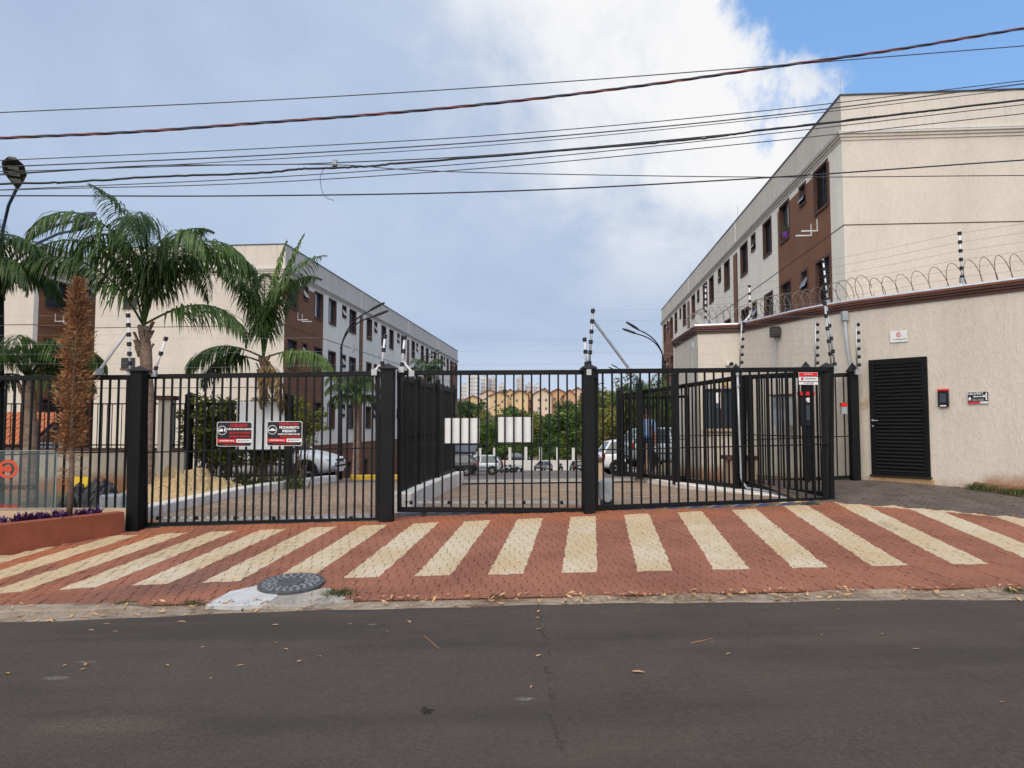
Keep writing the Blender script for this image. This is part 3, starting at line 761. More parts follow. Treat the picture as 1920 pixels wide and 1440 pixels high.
sliding_extras(gate1, G1[0][0], G1[1][0], P(480, 971, 10.4).z, (.25, .8))
gate2 = panel('sliding_gate', 'black barred sliding gate with two blank plates behind its bars', 'gate', *G2, 20, mid=.475)
sliding_extras(gate2, G2[0][0], G2[1][0], P(900, 942, 10.66).z, (.14, .62, .93))
gate3 = panel('barred_gate', 'black barred gate panel beside the guardhouse with small company sign', 'gate', *G3, 25, mid=.425)
fl = panel('fence', 'black barred fence standing behind the red planter', 'fence', *GL, 31, mid=.49)
# gate posts
def post(px, pyb, pyt, Y, w, label, rz=0.0, cap=True):
    b0 = P(px, pyb, Y); h = P(px, pyt, Y).z - b0.z
    zb = min(b0.z, GT(b0.x, b0.y)) - .03
    rt = thing('gate_post', label, 'post', (b0.x, Y, zb), rz)
    h = b0.z + h - zb
    MB().box(-w / 2, w / 2, -w / 2, w / 2, 0, h).build('shaft', M['black'], rt, bevel=.008)
    if cap:
        c = w / 2 + .035
        MB().add([(-c, -c, h), (c, -c, h), (c, c, h), (-c, c, h), (-c, -c, h + .018), (c, -c, h + .018), (c, c, h + .018), (-c, c, h + .018), (0, 0, h + .09)],
                 [(3, 2, 1, 0), (0, 1, 5, 4), (1, 2, 6, 5), (2, 3, 7, 6), (3, 0, 4, 7), (4, 5, 8), (5, 6, 8), (6, 7, 8), (7, 4, 8)]).build('cap', M['cap'], rt)
    return rt
p1 = post(253, 994, 697, 10.18, .18, 'thick black gate post with pyramid cap at the end of the red planter', rz=-.10)
p2 = post(725, 979, 692, 10.30, .19, 'thick black gate post with pyramid cap between the two sliding gates')
p3 = post(1105, 963, 692, 10.50, .165, 'thick black gate post with pyramid cap holding the tall braced electric pole')
p4 = post(1556, 939, 690, 11.08, .14, 'slim black end post carrying the barred gate by the guardhouse', rz=-.4)
# closer rollers on post 3
MB().box(.083, .14, -.03, .03, 2.02, 2.07).build('guide_bracket', M['black'], p3)
# receding fence on the median
panel('fence', 'tall dense black fence on the white kerb between the two drive lanes', 'fence',
      (P(752, 931, 11.3), P(752, 704, 11.3)), (P(851, 885, 17.2), P(851, 729, 17.2)), 46, mid=.49, top=.10, bot=.10)
for px, pyb, pyt, Y, lb in ((784, 925, 706, 12.7, 'square black median fence post nearest the sliding gate'), (820, 905, 712, 14.6, 'square black post in the middle of the median fence'), (849, 890, 722, 17.2, 'square black post ending the median fence beside the black parked car')):
    pb = P(px, pyb, Y)
    tag(MB().box(-.05, .05, -.05, .05, 0, P(px, pyt, Y).z - pb.z).build('fence_post', M['black'], loc=pb), lb, 'post')
# pedestrian enclosure on the right
FA = ((P(1384, 917, 13.5), P(1384, 704, 13.5)), (P(1166, 890, 18.3), P(1166, 738, 18.3)))
panel('fence', 'black fence along the right edge of the drive leading away from the grey conduit', 'fence', *FA, 34, mid=.47, top=.09, bot=.09)
for px, pyb, pyt, Y, lb in ((1384, 925, 694, 13.5, 'black fence post with pointed cap that carries the grey conduit'), (1268, 908, 702, 15.4, 'black fence post with flat cap halfway along the right drive fence'), (1200, 898, 721, 17.1, 'black fence post with flat cap in the far half of the right drive fence'), (1162, 893, 733, 18.4, 'black fence post with pointed cap ending the right drive fence')):
    pb = P(px, pyb, Y); h = P(px, pyt, Y).z - pb.z
    o = thing('fence_post', lb, 'post', pb)
    MB().box(-.07, .07, -.07, .07, 0, h).build('shaft', M['black'], o)
    MB().add([(-.09, -.09, h), (.09, -.09, h), (.09, .09, h), (-.09, .09, h), (0, 0, h + .13)], [(3, 2, 1, 0), (0, 1, 4), (1, 2, 4), (2, 3, 4), (3, 0, 4)]).build('cap', M['black'], o)
FB = ((P(1388, 914, 13.45), P(1388, 704, 13.45)), (P(1548, 932, 11.25), P(1548, 694, 11.25)))
panel('fence', 'black fence running from the conduit post forward to the slim end post', 'fence', *FB, 15, mid=.47, top=.08, bot=.08)
FC = ((P(1394, 908, 13.7), P(1394, 703, 13.7)), (P(1602, 897, 12.95), P(1602, 699, 12.95)))
panel('fence', 'black fence closing the pedestrian entry beside the louvred door', 'fence', *FC, 13, mid=.40, top=.075, bot=.06)
FD = ((P(1290, 897, 16.4), P(1290, 741, 16.4)), (P(1166, 893, 18.2), P(1166, 745, 18.2)))
panel('fence', 'low black fence behind the drive fence reaching the guardhouse corner', 'fence', *FD, 13, mid=.47, top=.06, bot=.05, barm=BARS)
for px, pyb, pyt, Y, lb in ((1604, 900, 697, 12.86, 'black post with pointed cap against the guard wall next to the louvred door'), (1516, 905, 694, 13.1, 'black post with pointed cap behind the small company sign')):
    pb = P(px, pyb, Y); h = P(px, pyt, Y).z - pb.z
    o = thing('fence_post', lb, 'post', pb)
    MB().box(-.07, .07, -.07, .07, 0, h).build('shaft', M['black'], o)
    MB().add([(-.095, -.095, h), (.095, -.095, h), (.095, .095, h), (-.095, .095, h), (0, 0, h + .17)], [(3, 2, 1, 0), (0, 1, 4), (1, 2, 4), (2, 3, 4), (3, 0, 4)]).build('cap', M['black'], o)
# grey conduit on the post and along the kerb
q = [P(1383, 704, 13.35), P(1386, 800, 13.35), P(1390, 895, 13.35), P(1393, 905, 13.3), P(1401, 915, 13.2), P(1440, 921, 12.6), P(1485, 929, 11.9), P(1520, 927, 11.7), P(1543, 924, 11.5)]
o = thing('conduit', 'grey conduit running down the fence post and along its foot', 'pipe', q[2]); MB().tube([p - o.location for p in q], .022, 10).build('pipe', M['galv'], o, smooth=True)
for p in (q[0], P(1384, 726, 13.35), P(1390, 888, 13.35)): MB().tube([p - o.location, p - o.location + Vector((0, 0, .05))], .032, 10).build('coupling', M['galv'], o)
# blank plates on gate 2 (backs of signs)
for (x0, x1, y0, y1), lb in (((834, 899, 784, 831), 'blank white plate behind the gate bars nearest the median fence'), ((934, 999, 782, 829), 'blank white plate behind the gate bars nearer the braced post')):
    a = P(x0, y1, 10.66); c = P(x1, y0, 10.66)
    o = thing('sign_back', lb, 'sign', (a.x, 10.66, a.z)); w, h = c.x - a.x, c.z - a.z
    MB().box(0, w, 0, .004, 0, h).build('plate', M['white'], o)
    MB().box(0, w, .0045, .012, h * .02, h * .07).box(0, w, .0045, .012, h * .93, h * .98).build('edge_fold', M['galv'], o)
# warning signs on gate 1
def rrect(w, h, r, n=5):
    pts = []
    for cx, cy, a0 in ((w - r, r, -90), (w - r, h - r, 0), (r, h - r, 90), (r, r, 180)):
        for i in range(n + 1): a = R(a0 + 90 * i / n); pts.append((cx + r * math.cos(a), cy + r * math.sin(a)))
    return pts
def wsign(x0, x1, y0, y1, Y, name, label, rows, car):
    a = P(x0, y1, Y); c = P(x1, y0, Y); w, h = c.x - a.x, c.z - a.z
    o = thing(name, label, 'sign', (a.x, Y, a.z))
    MB().prism(rrect(w, h, .025), -.002, .002, UPR).build('plate', M['white'], o)
    MB().prism([(x + .007, y + .007) for x, y in rrect(w - .014, h - .014, .02)], .0025, .0032, UPR).build('black_field', M['signblack'], o)
    MB().box(.009, w * .555, -.0045, -.0036, h * .155, h * .30).build('red_band', M['redp'], o)
    MB().box(w * .565, w - .009, -.0045, -.0036, h * .155, h * .30).build('white_band', M['white'], o)
    T = lambda fx, fy: Matrix.Translation((w * fx, -.006, h * fy)) @ UPR
    text('EUROPORT', h * .085, M['signblack'], o, T(.80, .228))
    MB().box(w * .60, w * .635, -.0058, -.0048, h * .19, h * .265).build('logo_mark', M['redp'], o)
    text('[ PORTARIA 24H ]', h * .075, M['white'], o, T(.29, .228), bold=.001)
    text('SEGURANÇA & MONITORAMENTO', h * .055, M['redp'], o, T(.5, .085))
    for s_, size, fx, fy, cm, b_ in rows: text(s_, h * size, M[cm], o, T(fx, fy), bold=b_, squeeze=.92)
    mb = MB(); ring(mb, w * .155, h * .655, h * .165, h * .185, n=28, y=-.004, th=.001); mb.build('pictogram_ring', M['white'], o)
    mb = MB(); cx, cz = w * .155, h * .645
    s_ = h * .13
    prof = [(-1.15, -.25), (-1.1, .05), (-.55, .18), (-.25, .5), (.45, .5), (.75, .12), (1.15, .02), (1.15, -.25)] if car == 1 else [(-1.1, -.3), (-1.1, .1), (-.8, .2), (-.6, .55), (0, .55), (.25, .15), (.25, -.3)]
    mb.prism([(cx + x * s_, cz + y * s_) for x, y in prof], .0040, .0050, UPR)
    if car == 2: mb.prism([(cx + x * s_, cz + y * s_) for x, y in ((.6, -.3), (1.0, -.3), (1.0, .6), (.7, .75), (.55, .3))], .0040, .0050, UPR)
    mb.build('pictogram', M['white'], o)
    for fx in (.03, .97):
        for fy in (.06, .95): MB().lathe([(.006, -.008), (.006, -.003)], 8, (w * fx, 0, h * fy), 'y').build('screw', M['galv'], o)
wsign(406, 473, 791, 837, 10.33, 'warning_sign', 'black and red CUIDADO warning sign on the gate', [('CUIDADO', .17, .62, .85, 'redp', .002), ('NÃO ENTRE DE CARONA', .095, .655, .70, 'white', .0015), ('RISCO DE ACIDENTE', .10, .655, .55, 'redp', .001), ('PROIBIDO PEDESTRE', .095, .655, .405, 'redp', .001)], 2)
wsign(500, 567, 790, 836, 10.33, 'warning_sign', 'black and red sign about the gate closing at once', [('PORTÃO COM', .13, .62, .88, 'redp', .002), ('FECHAMENTO', .135, .635, .745, 'white', .002), ('IMEDIATO', .135, .635, .60, 'white', .002), ('PASSAR UM CARRO POR VEZ', .075, .63, .475, 'white', .0012), ('PROIBIDO PEDESTRE', .095, .66, .37, 'redp', .001)], 1)
# company sign on gate 3
Y = 10.90; a = P(1498, 721, Y); c = P(1535, 698, Y); w, h = c.x - a.x, c.z - a.z
o = thing('company_sign', 'small red and white company sign high on the barred gate', 'sign', (a.x, Y, a.z), .1)
MB().box(0, w, 0, .004, 0, h).build('plate', M['white'], o)
MB().box(.004, w - .004, -.002, -.0005, h * .70, h - .004).build('red_band', M['redp'], o)
MB().box(0, w, -.002, -.0005, h * .22, h * .28).box(0, w, -.002, -.0005, h * .645, h * .69).build('rule', M['signblack'], o)
MB().add([(w * .10, -.002, h * .35), (w * .26, -.002, h * .35), (w * .22, -.002, h * .47), (w * .28, -.002, h * .60), (w * .13, -.002, h * .60)], [(0, 1, 2, 3, 4)]).build('logo_mark', M['redp'], o)
T = lambda fx, fy: Matrix.Translation((w * fx, -.003, h * fy)) @ UPR
text('EUROPORT', h * .20, M['signblack'], o, T(.62, .475)); text('19 4042-2090', h * .16, M['signblack'], o, T(.5, .11)); text('PORTARIA 24H', h * .12, M['white'], o, T(.5, .84))
# ------------------------------------------------------------------ electric fence poles
INS = MB().lathe([(.010, -.034), (.030, -.026), (.034, -.006), (.022, 0), (.034, .006), (.030, .026), (.010, .034)], 10).mesh('insulator', M['insul'], True)
def epole(base, top, n, label, m='white_pole', r=.017, f0=.14, f1=.95, side=0.0, brace=None, group=None):
    base, top = Vector(base), Vector(top)
    o = thing('electric_fence_pole', label, 'pole', base, group=group); d = top - base
    MB().tube([(0, 0, 0), d], r, 8).build('pole', M[m], o, smooth=True)
    MB().box(-.035, .035, -.03, .03, -.05, .035).build('foot_clamp', M['galv'], o)
    q = d.normalized().to_track_quat('Z', 'Y').to_euler()
    for i in range(n):
        f = f0 + (f1 - f0) * i / max(1, n - 1)
        k = link('insulator', INS, o, d * f + Vector((side, 0, 0))); k.rotation_euler = q
        if side: k.rotation_euler = (0, R(90), 0)
    if brace:
        b0, b1 = Vector(brace[0]) - base, Vector(brace[1]) - base
        MB().bar(b0, b1, .03, .03).build('brace', M['galv' if m == 'galv' else 'white_pole'], o)
        MB().box(-.04, .04, -.03, .03, 0, .09, Matrix.Translation(b1 - Vector((0, 0, .07)))).build('brace_foot', M['galv'], o)
    return o, [base + d * (f0 + (f1 - f0) * i / max(1, n - 1)) for i in range(n)]
_, e1 = epole(P(244, 697, 10.16), P(240, 586, 10.16), 6, 'white electric fence pole with six insulators and sloping brace on the planter end post', brace=(P(236, 625, 10.16), P(187, 694, 10.2)))
_, e1b = epole(P(289, 700, 10.30), P(312, 632, 10.30), 3, 'short leaning electric fence pole right of the planter end post')
_, e2 = epole(P(716, 690, 10.28), P(722, 628, 10.28), 3, 'short white electric fence pole left of the cap between the sliding gates', brace=(P(719, 680, 10.28), P(702, 695, 10.3)))
_, e2b = epole(P(753, 692, 10.40), P(759, 630, 10.40), 3, 'short white electric fence pole right of the cap between the sliding gates', brace=(P(754, 676, 10.4), P(772, 697, 10.45)))
_, e3 = epole(P(1104, 697, 10.42), P(1112, 577, 10.42), 6, 'tall grey electric fence pole with long brace on the middle gate post', 'galv', brace=(P(1112, 600, 10.42), P(1180, 692, 10.72)))
_, e3b = epole(P(1100, 690, 10.6), P(1096, 634, 10.6), 3, 'short white electric fence pole behind the tall braced one')
_, e4 = epole(P(1560, 695, 11.1), P(1546, 566, 11.1), 6, 'leaning grey electric fence pole on the slim end post beside the guard wall', 'galv', f0=.06, f1=.98)
_, e4b = epole(P(1566, 690, 11.25), P(1550, 575, 11.25), 5, 'second leaning grey electric fence pole close behind the first one', 'galv', f0=.06, f1=.9)
_, e5 = epole(P(1529, 693, 13.3), P(1529, 604, 13.3), 6, 'grey electric fence pole against the guard wall above the company sign', 'galv', side=.035)
_, e6 = epole(P(1607, 697, 12.7), P(1605, 604, 12.7), 6, 'grey electric fence pole against the guard wall beside the louvred door', 'galv', side=.035)
_, e7 = epole(P(1387, 692, 13.5), P(1391, 602, 13.5), 6, 'grey electric fence pole in front of the guardhouse inner corner', 'galv', side=.03)
_, e8 = epole(P(1804, 525, 11.75), P(1799, 433, 11.75), 6, 'white electric fence pole rising above the guard wall over the door', f0=.06)
_, e9 = epole(P(1552, 566, 13.5), P(1543, 486, 13.5), 6, 'white electric fence pole on the coping where the guard wall bends', f0=.06)
_, e10 = epole(P(1407, 603, 15.9), P(1405, 533, 15.9), 5, 'white electric fence pole with stay on the guardhouse roof edge', brace=(P(1407, 590, 15.9), P(1396, 603, 15.8)))
_, e11 = epole(P(1323, 605, 16.5), P(1323, 535, 16.5), 6, 'white electric fence pole on the far left roof edge of the guardhouse', brace=(P(1323, 592, 16.5), P(1335, 604, 16.6)))
_, e12 = epole(P(399, 742, 17.3), P(399, 697, 17.3), 3, 'small electric fence pole above the inner black fence')
def strands(name, label, A, B, m='galv', r=.0011):
    n = min(len(A), len(B)); o = thing(name, label, 'wire', A[0])
    for a, b_ in zip(A[:n], B[:n]):
        c = (a + b_) / 2 - Vector((0, 0, .01)); MB().tube([a - o.location, c - o.location, b_ - o.location], r, 4).build('strand', M[m], o)
ext = [p + Vector((2.8, -2.6, .0)) for p in e8]
strands('electric_fence_wire', 'thin electric wires running right from the pole over the door', e8, ext, m='wire2', r=.0018)
strands('electric_fence_wire', 'thin electric wires between the two poles on the guard wall coping', e9, e8, m='wire2', r=.0018)
strands('electric_fence_wire', 'thin electric wires along the guardhouse roof edge', e10, e11, m='wire2', r=.0017)
strands('electric_fence_wire', 'thin electric wires over the bend of the guard wall', e9[:5], e10, m='wire2', r=.0017)
strands('electric_fence_wire', 'thin electric wires across the top of the sign gate', e1b, e2)
strands('electric_fence_wire', 'thin electric wires across the top of the gate with blank plates', e2b, e3b)
strands('electric_fence_wire', 'thin electric wires from the braced pole to the leaning pole', e3, e4)
strands('electric_fence_wire', 'thin electric wires over the fence behind the planter', e1, [p + Vector((-5, 0, .0)) for p in e1])
strands('electric_fence_wire', 'thin electric wires between the poles in front of the guard wall', e7, e5)

# ================================================================== guardhouse and curved wall
WP = [(9.6, 9.13), (7.96, 11.04), (7.08, 12.05), (6.475, 12.75), (6.20, 13.12), (5.96, 13.57), (5.78, 13.98), (5.60, 14.55), (5.42, 15.18), (5.18, 16.02), (4.28, 16.27), (4.42, 19.2)]
ZT = 3.80
gh = thing('guardhouse', 'beige rendered guardhouse with curved street wall and brown coping', 'building', (6.475, 12.75, 0))
go = gh.location.xy
poly = [(x - go.x, y - go.y) for x, y in WP] + [(9.0 - go.x, 19.2 - go.y), (11.5 - go.x, 15 - go.y)]
MB().prism(poly[::-1], -.1, ZT).build('wall', M['gwall'], gh)
def sweep(path, prof, mb=None):
    """profile of (outward, z) swept along a plan polyline; outward is to the left-hand side facing the street"""
    mb = mb or MB(); n = len(path); m = len(prof); vs = []
    for i, p in enumerate(path):
        p = Vector(p); a = (p - Vector(path[i - 1])).normalized() if i else None; b_ = (Vector(path[i + 1]) - p).normalized() if i < n - 1 else None
        na = Vector((-a.y, a.x)) if a else None; nb = Vector((-b_.y, b_.x)) if b_ else None
        if na and nb: nn = (na + nb).normalized(); nn = nn / max(.3, nn.dot(na))
        else: nn = na or nb
        for o_, z in prof: vs.append((p.x + nn.x * o_, p.y + nn.y * o_, z))
    mb.add(vs, [(i * m + j, (i + 1) * m + j, (i + 1) * m + (j + 1) % m, i * m + (j + 1) % m) for i in range(n - 1) for j in range(m)])
    mb.f += [tuple(len(mb.v) - n * m + k for k in range(m)), tuple(len(mb.v) - 1 - k for k in range(m))]
    return mb
path = [(x - go.x, y - go.y) for x, y in WP]
sweep(path, [(-.25, 3.70), (.03, 3.70), (.03, 3.745), (.055, 3.75), (.055, 3.79), (.085, 3.795), (.085, 3.835), (-.25, 3.835)]).build('coping', M['coping'], gh)
sweep(path, [(-.25, 3.837), (.10, 3.837), (.10, 3.875), (-.25, 3.875)]).build('coping_band', M['copingred'], gh)
sweep(path, [(-.25, 3.877), (.09, 3.877), (.07, 3.91), (-.25, 3.91)]).build('flashing', M['flash'], gh)
# wall frame on the straight part: x along the wall to the right, -y towards the street
WD = Vector((.605, -.70)).normalized(); WRZ = math.atan2(WD.y, WD.x); W0 = Vector((6.475, 12.75))
def onwall(px, py):
    """point of the straight wall seen at a pixel -> (s along wall, z)"""
    d_ = ray(px, py); k = d_.x / d_.y
    s_ = (k * W0.y - W0.x) / (WD.x - k * WD.y); Y = W0.y + WD.y * s_
    return s_, EYE + d_.z / d_.y * Y
def wthing(name, label, cat, px, py, out=.012):
    s_, z = onwall(px, py); n = Vector((WD.y, -WD.x)); n = n if n.y < 0 else -n
    p = W0 + WD * s_ + n * out
    return thing(name, label, cat, (p.x, p.y, z), WRZ), s_, z
dr, s0, z0 = wthing('louvred_door', 'black metal door with horizontal slats in the beige guard wall', 'door', 1636, 889)
s1, _ = onwall(1746, 890); _, z1 = onwall(1638, 675); w, h = s1 - s0, z1 - z0
MB().box(0, .09, -.03, .05, 0, h).box(w - .09, w, -.03, .05, 0, h).box(.09, w - .09, -.03, .05, h - .09, h).box(.09, w - .09, -.03, .05, 0, .05).build('frame', M['black'], dr, bevel=.004)
MB().box(.09, w - .09, .02, .04, .05, h - .09).build('backing', M['dark'], dr)
sl = MB().add([(.09, -.004, 0), (w - .09, -.004, 0), (w - .09, -.024, .012), (.09, -.024, .012), (.09, .012, .062), (w - .09, .012, .062), (w - .09, -.020, .016), (.09, -.020, .016)], [(0, 1, 2, 3), (3, 2, 6, 7), (7, 6, 5, 4)]).mesh('slat', M['black'])
n = 30
for i in range(n): link('slat', sl, dr, (0, 0, .052 + (h - .145) * i / n))
MB().tube([(.05, -.032, .96), (.05, -.07, .96), (.16, -.075, .955)], .009, 8).build('handle', M['galv'], dr)
MB().lathe([(.022, -.036), (.022, -.03)], 12, (.05, 0, .96), 'y').lathe([(.016, -.036), (.016, -.03)], 12, (.05, 0, .86), 'y').build('lock_plate', M['galv'], dr)
MB().box(-.02, w + .02, -.06, .05, -.03, -.002).build('sill', M['cap'], dr)
MB().box(-.04, w + .05, -.028, .02, -.26, -.032).build('step', mat('stained_cement', (.42, .27, .14), .95, .3, 6, .3, 40), dr, bevel=.01)
# rusty peel marks beside the door
o, s_, z = wthing('intercom', 'black intercom with red top on the guard wall beside the louvred door', 'intercom', 1761, 763)
s2, _ = onwall(1781, 763); _, z2 = onwall(1761, 730); w, h = s2 - s_, z2 - z
MB().box(0, w, -.05, 0, 0, h * .88).build('body', M['signblack'], o, bevel=.008); MB().box(-.003, w + .003, -.056, 0, h * .885, h).build('red_hood', M['redp'], o, bevel=.004)
MB().box(w * .2, w * .78, -.053, -.051, h * .25, h * .75).build('screen', M['glass'], o); MB().box(w * .22, w * .78, -.054, -.051, h * .02, h * .09).build('label_strip', M['white'], o)
o, s_, z = wthing('delivery_sign', 'small black DELIVERY sign with arrow on the guard wall', 'sign', 1815, 758)
s2, _ = onwall(1855, 757); _, z2 = onwall(1815, 735); w, h = s2 - s_, z2 - z
MB().box(0, w, -.006, 0, 0, h).build('plate', M['white'], o); MB().box(.005, w - .005, -.0075, -.0065, .005, h - .005).build('black_field', M['signblack'], o)
T = lambda fx, fy: Matrix.Translation((w * fx, -.0095, h * fy)) @ UPR
text('DELIVERY', h * .26, M['white'], o, T(.38, .83), bold=.001)
MB().prism([(w * .28, h * .60), (w * .36, h * .70), (w * .36, h * .64), (w * .72, h * .64), (w * .72, h * .57), (w * .36, h * .57), (w * .36, h * .51)], .008, .009, UPR).prism([(w * .06, h * .3), (w * .16, h * .3), (w * .18, h * .5), (w * .12, h * .6), (w * .05, h * .5)], .008, .009, UPR).prism([(w * .86, h * .3), (w * .93, h * .3), (w * .93, h * .9), (w * .86, h * .9)], .008, .009, UPR).prism([(w * .73, h * .55), (w * .85, h * .55), (w * .85, h * .72), (w * .73, h * .72)], .008, .009, UPR).build('pictogram', M['white'], o)
text('Toque e aguarde', h * .12, M['white'], o, T(.5, .40)); text('para ser atendido', h * .12, M['white'], o, T(.5, .28))
MB().box(w * .03, w * .58, -.0092, -.0082, h * .05, h * .2).build('red_band', M['redp'], o); MB().box(w * .6, w * .97, -.0092, -.0082, h * .05, h * .2).build('white_band', M['white'], o)
o, s_, z = wthing('name_plaque', 'white name plaque with ring logo above the louvred door', 'sign', 1670, 643)
s2, _ = onwall(1702, 643); _, z2 = onwall(1670, 622); w, h = s2 - s_, z2 - z
MB().box(0, w, -.008, 0, 0, h).build('plate', M['white'], o, bevel=.003)
mb = MB(); ring(mb, w * .52, h * .66, h * .15, h * .22, .6, 6.0, 28, y=-.009, th=.001); ring(mb, w * .52, h * .66, 0, h * .08, n=16, y=-.009, th=.001); mb.build('ring_logo', M['logo'], o)
text('Dinamarca', h * .2, M['script'], o, Matrix.Translation((w * .64, -.0095, h * .26)) @ UPR); text('VIP', h * .18, mat('pale_red', (.6, .3, .28), .5, .05, 4), o, Matrix.Translation((w * .22, -.0095, h * .26)) @ UPR)
# junction box with pipe
q = [P(1584, 600, 13.05), P(1588, 650, 13.0), P(1595, 690, 12.95), P(1597, 760, 12.95), P(1599, 895, 12.9)]
o = thing('conduit', 'grey pipe with junction box rising on the guard wall beside the fence', 'pipe', q[4]); MB().tube([p - o.location for p in q], .03, 10).build('pipe', M['conduit'], o, smooth=True)
MB().box(-.055, .055, -.05, .05, -.02, .16, Matrix.Translation(q[0] - o.location)).build('junction_box', M['conduit'], o, bevel=.012)
# floodlight on guard wall
q0, q1 = P(1453, 632, 14.7), P(1454, 700, 14.7)
o = thing('floodlight', 'black box floodlight on a thin conduit on the guardhouse wall', 'floodlight', q1)
MB().tube([(0, 0, -1.3), q0 - q1], .016, 8).build('conduit', M['conduit'], o)
MB().box(-.10, .08, -.12, .05, -.01, .21, Matrix.Translation(q0 - q1)).build('housing', M['alu'], o, bevel=.015)
mb = MB()
for i in range(5): mb.box(.082, .10, -.08 + i * .025, -.068 + i * .025, .05, .17, Matrix.Translation(q0 - q1))
mb.build('cooling_fin', M['alu'], o)
# dome camera on the guardhouse front
o = thing('security_camera', 'small white bullet camera on the guardhouse front wall', 'camera', P(1367, 683, 16.0))
MB().box(-.05, .03, -.02, .09, -.03, .04).build('mount', M['white'], o); MB().lathe([(.035, -.12), (.045, -.1), (.04, .0)], 12, (.03, 0, 0), 'y').build('lens', M['dark'], o)
q0 = P(1298, 645, 16.2); o = thing('conduit', 'thin grey conduit near the left edge of the guardhouse front', 'pipe', q0 - Vector((0, 0, 3)))
MB().tube([(0, -.0, 0.2), (0, 0, 3)], .015, 8).build('pipe', M['conduit'], o); MB().box(-.03, .03, -.03, .03, 2.9, 3.05).build('junction_box', M['conduit'], o)
# guard window
A, B = Vector((4.28, 16.27)), Vector((5.18, 16.02)); dd = (B - A).normalized(); rz = math.atan2(dd.y, dd.x)
wz0, wz1 = P(1340, 803, 16.1).z, P(1340, 731, 16.1).z
gw = bpy.data.objects.new('window', None); COL.objects.link(gw); gw.parent = gh; gw.location = (A.x + dd.x * .16 - go.x - gh.location.x * 0 - 0, A.y + dd.y * .16 - go.y, 0); gw.rotation_euler = (0, 0, rz)
gw.location = (A.x + dd.x * .14 - gh.location.x, A.y + dd.y * .14 - gh.location.y, 0)
ww = .72
MB().box(0, ww, -.02, -.004, wz0, wz1).build('pane', M['glass'], gw)
MB().box(-.03, 0, -.05, 0, wz0 - .03, wz1 + .03).box(ww, ww + .03, -.05, 0, wz0 - .03, wz1 + .03).box(0, ww, -.05, 0, wz1, wz1 + .03).box(ww * .48, ww * .52, -.045, -.021, wz0, wz1).build('frame', M['alu'], gw)
MB().box(-.06, ww + .06, -.09, 0, wz0 - .07, wz0 - .031).build('sill', M['tanbox'], gw)
MB().box(.18, .40, -.026, -.021, wz1 - .42, wz1 - .06).build('notice', M['white'], gw)
MB().box(.2, .3, -.028, -.0265, wz1 - .42, wz1 - .30).build('notice', M['cblue'], gw)
o = thing('wall_lamp', 'small amber wall lamp above the guardhouse window', 'lamp', P(1361, 720, 15.95))
MB().box(-.03, .03, .0, .12, -.02, .05).build('bracket', M['alu'], o); MB().lathe([(.03, -.07), (.055, -.05), (.055, .05), (.03, .06)], 14).build('shade', mat('amber_glass', (.55, .30, .06), .3, .2, 8), o)
# tan planter box in the entry, cabinet on wall
b0 = P(1388, 910, 13.95)
o = thing('planter_box', 'tan rendered planter box with brown rim inside the pedestrian entry', 'planter', (b0.x, 13.95, b0.z))
MB().box(-.25, .25, -.2, .25, 0, .5).build('body', M['tanbox'], o); MB().box(-.28, .28, -.23, .28, .501, .58).build('rim', M['coping'], o)
o = thing('mail_cabinet', 'grey metal cabinet with louvres hung on the guard wall', 'cabinet', P(1475, 797, 14.2), R(-70))
MB().box(-.28, .18, -.10, .05, 0, .58).build('body', M['conduit'], o); mb = MB()
for i in range(8): mb.box(-.24, .14, -.108, -.101, .34 + i * .026, .353 + i * .026)
mb.build('louvre', M['galv'], o); MB().box(-.32, .22, -.14, .05, .585, .62).build('hood', M['coping'], o)
# intercom pedestal in the entry
b0 = P(1514, 905, 12.75)
o = thing('entry_reader', 'black face reader with red hood on the pedestrian gate', 'intercom', (b0.x, 12.75, b0.z))
MB().box(-.03, .03, -.03, .03, 0, 1.0).build('stem', M['black'], o); MB().box(-.12, .12, -.07, .05, 1.0, 1.55).build('body', M['signblack'], o, bevel=.02)
MB().box(-.13, .13, -.10, .05, 1.552, 1.62).build('red_hood', M['redp'], o); MB().lathe([(.04, -.10), (.05, -.07)], 14, (.02, 0, 1.47), 'y').build('lens', M['white'], o); MB().box(-.04, .05, -.078, -.071, 1.12, 1.38).build('screen', M['glass'], o)
b0 = P(1582, 776, 12.9)
o = thing('push_button_panel', 'small red topped access panel on the entry fence beside the guard wall', 'panel', (b0.x, 12.9, b0.z))
MB().box(-.05, .05, -.03, .03, 0, .13).build('body', M['conduit'], o); MB().box(-.052, .052, -.034, .03, .131, .2).build('red_hood', M['redp'], o)
# gate motor
b0 = P(1137, 946, 10.95)
o = thing('gate_motor', 'grey gate motor housing at the foot of the braced gate post', 'motor', (b0.x, 10.95, GT(b0.x, 10.95)))
MB().box(-.11, .11, -.10, .10, .1, .42).build('housing', M['conduit'], o, bevel=.03); MB().box(-.09, .09, -.08, .08, 0, .1).build('base', M['alu'], o); MB().lathe([(.05, -.13), (.05, -.10)], 14, (.0, 0, .14), 'y').build('pinion', M['galv'], o)
b0 = P(1132, 905, 11.6)
o = thing('bollard', 'tan rendered stub pillar behind the gate motor', 'pillar', (b0.x, 13.2, GT(b0.x, 13.2)))
MB().box(-.17, .17, -.17, .17, 0, .62).build('body', M['tanbox'], o, bevel=.01); MB().box(-.2, .2, -.2, .2, .621, .68).build('cap', M['coping'], o)
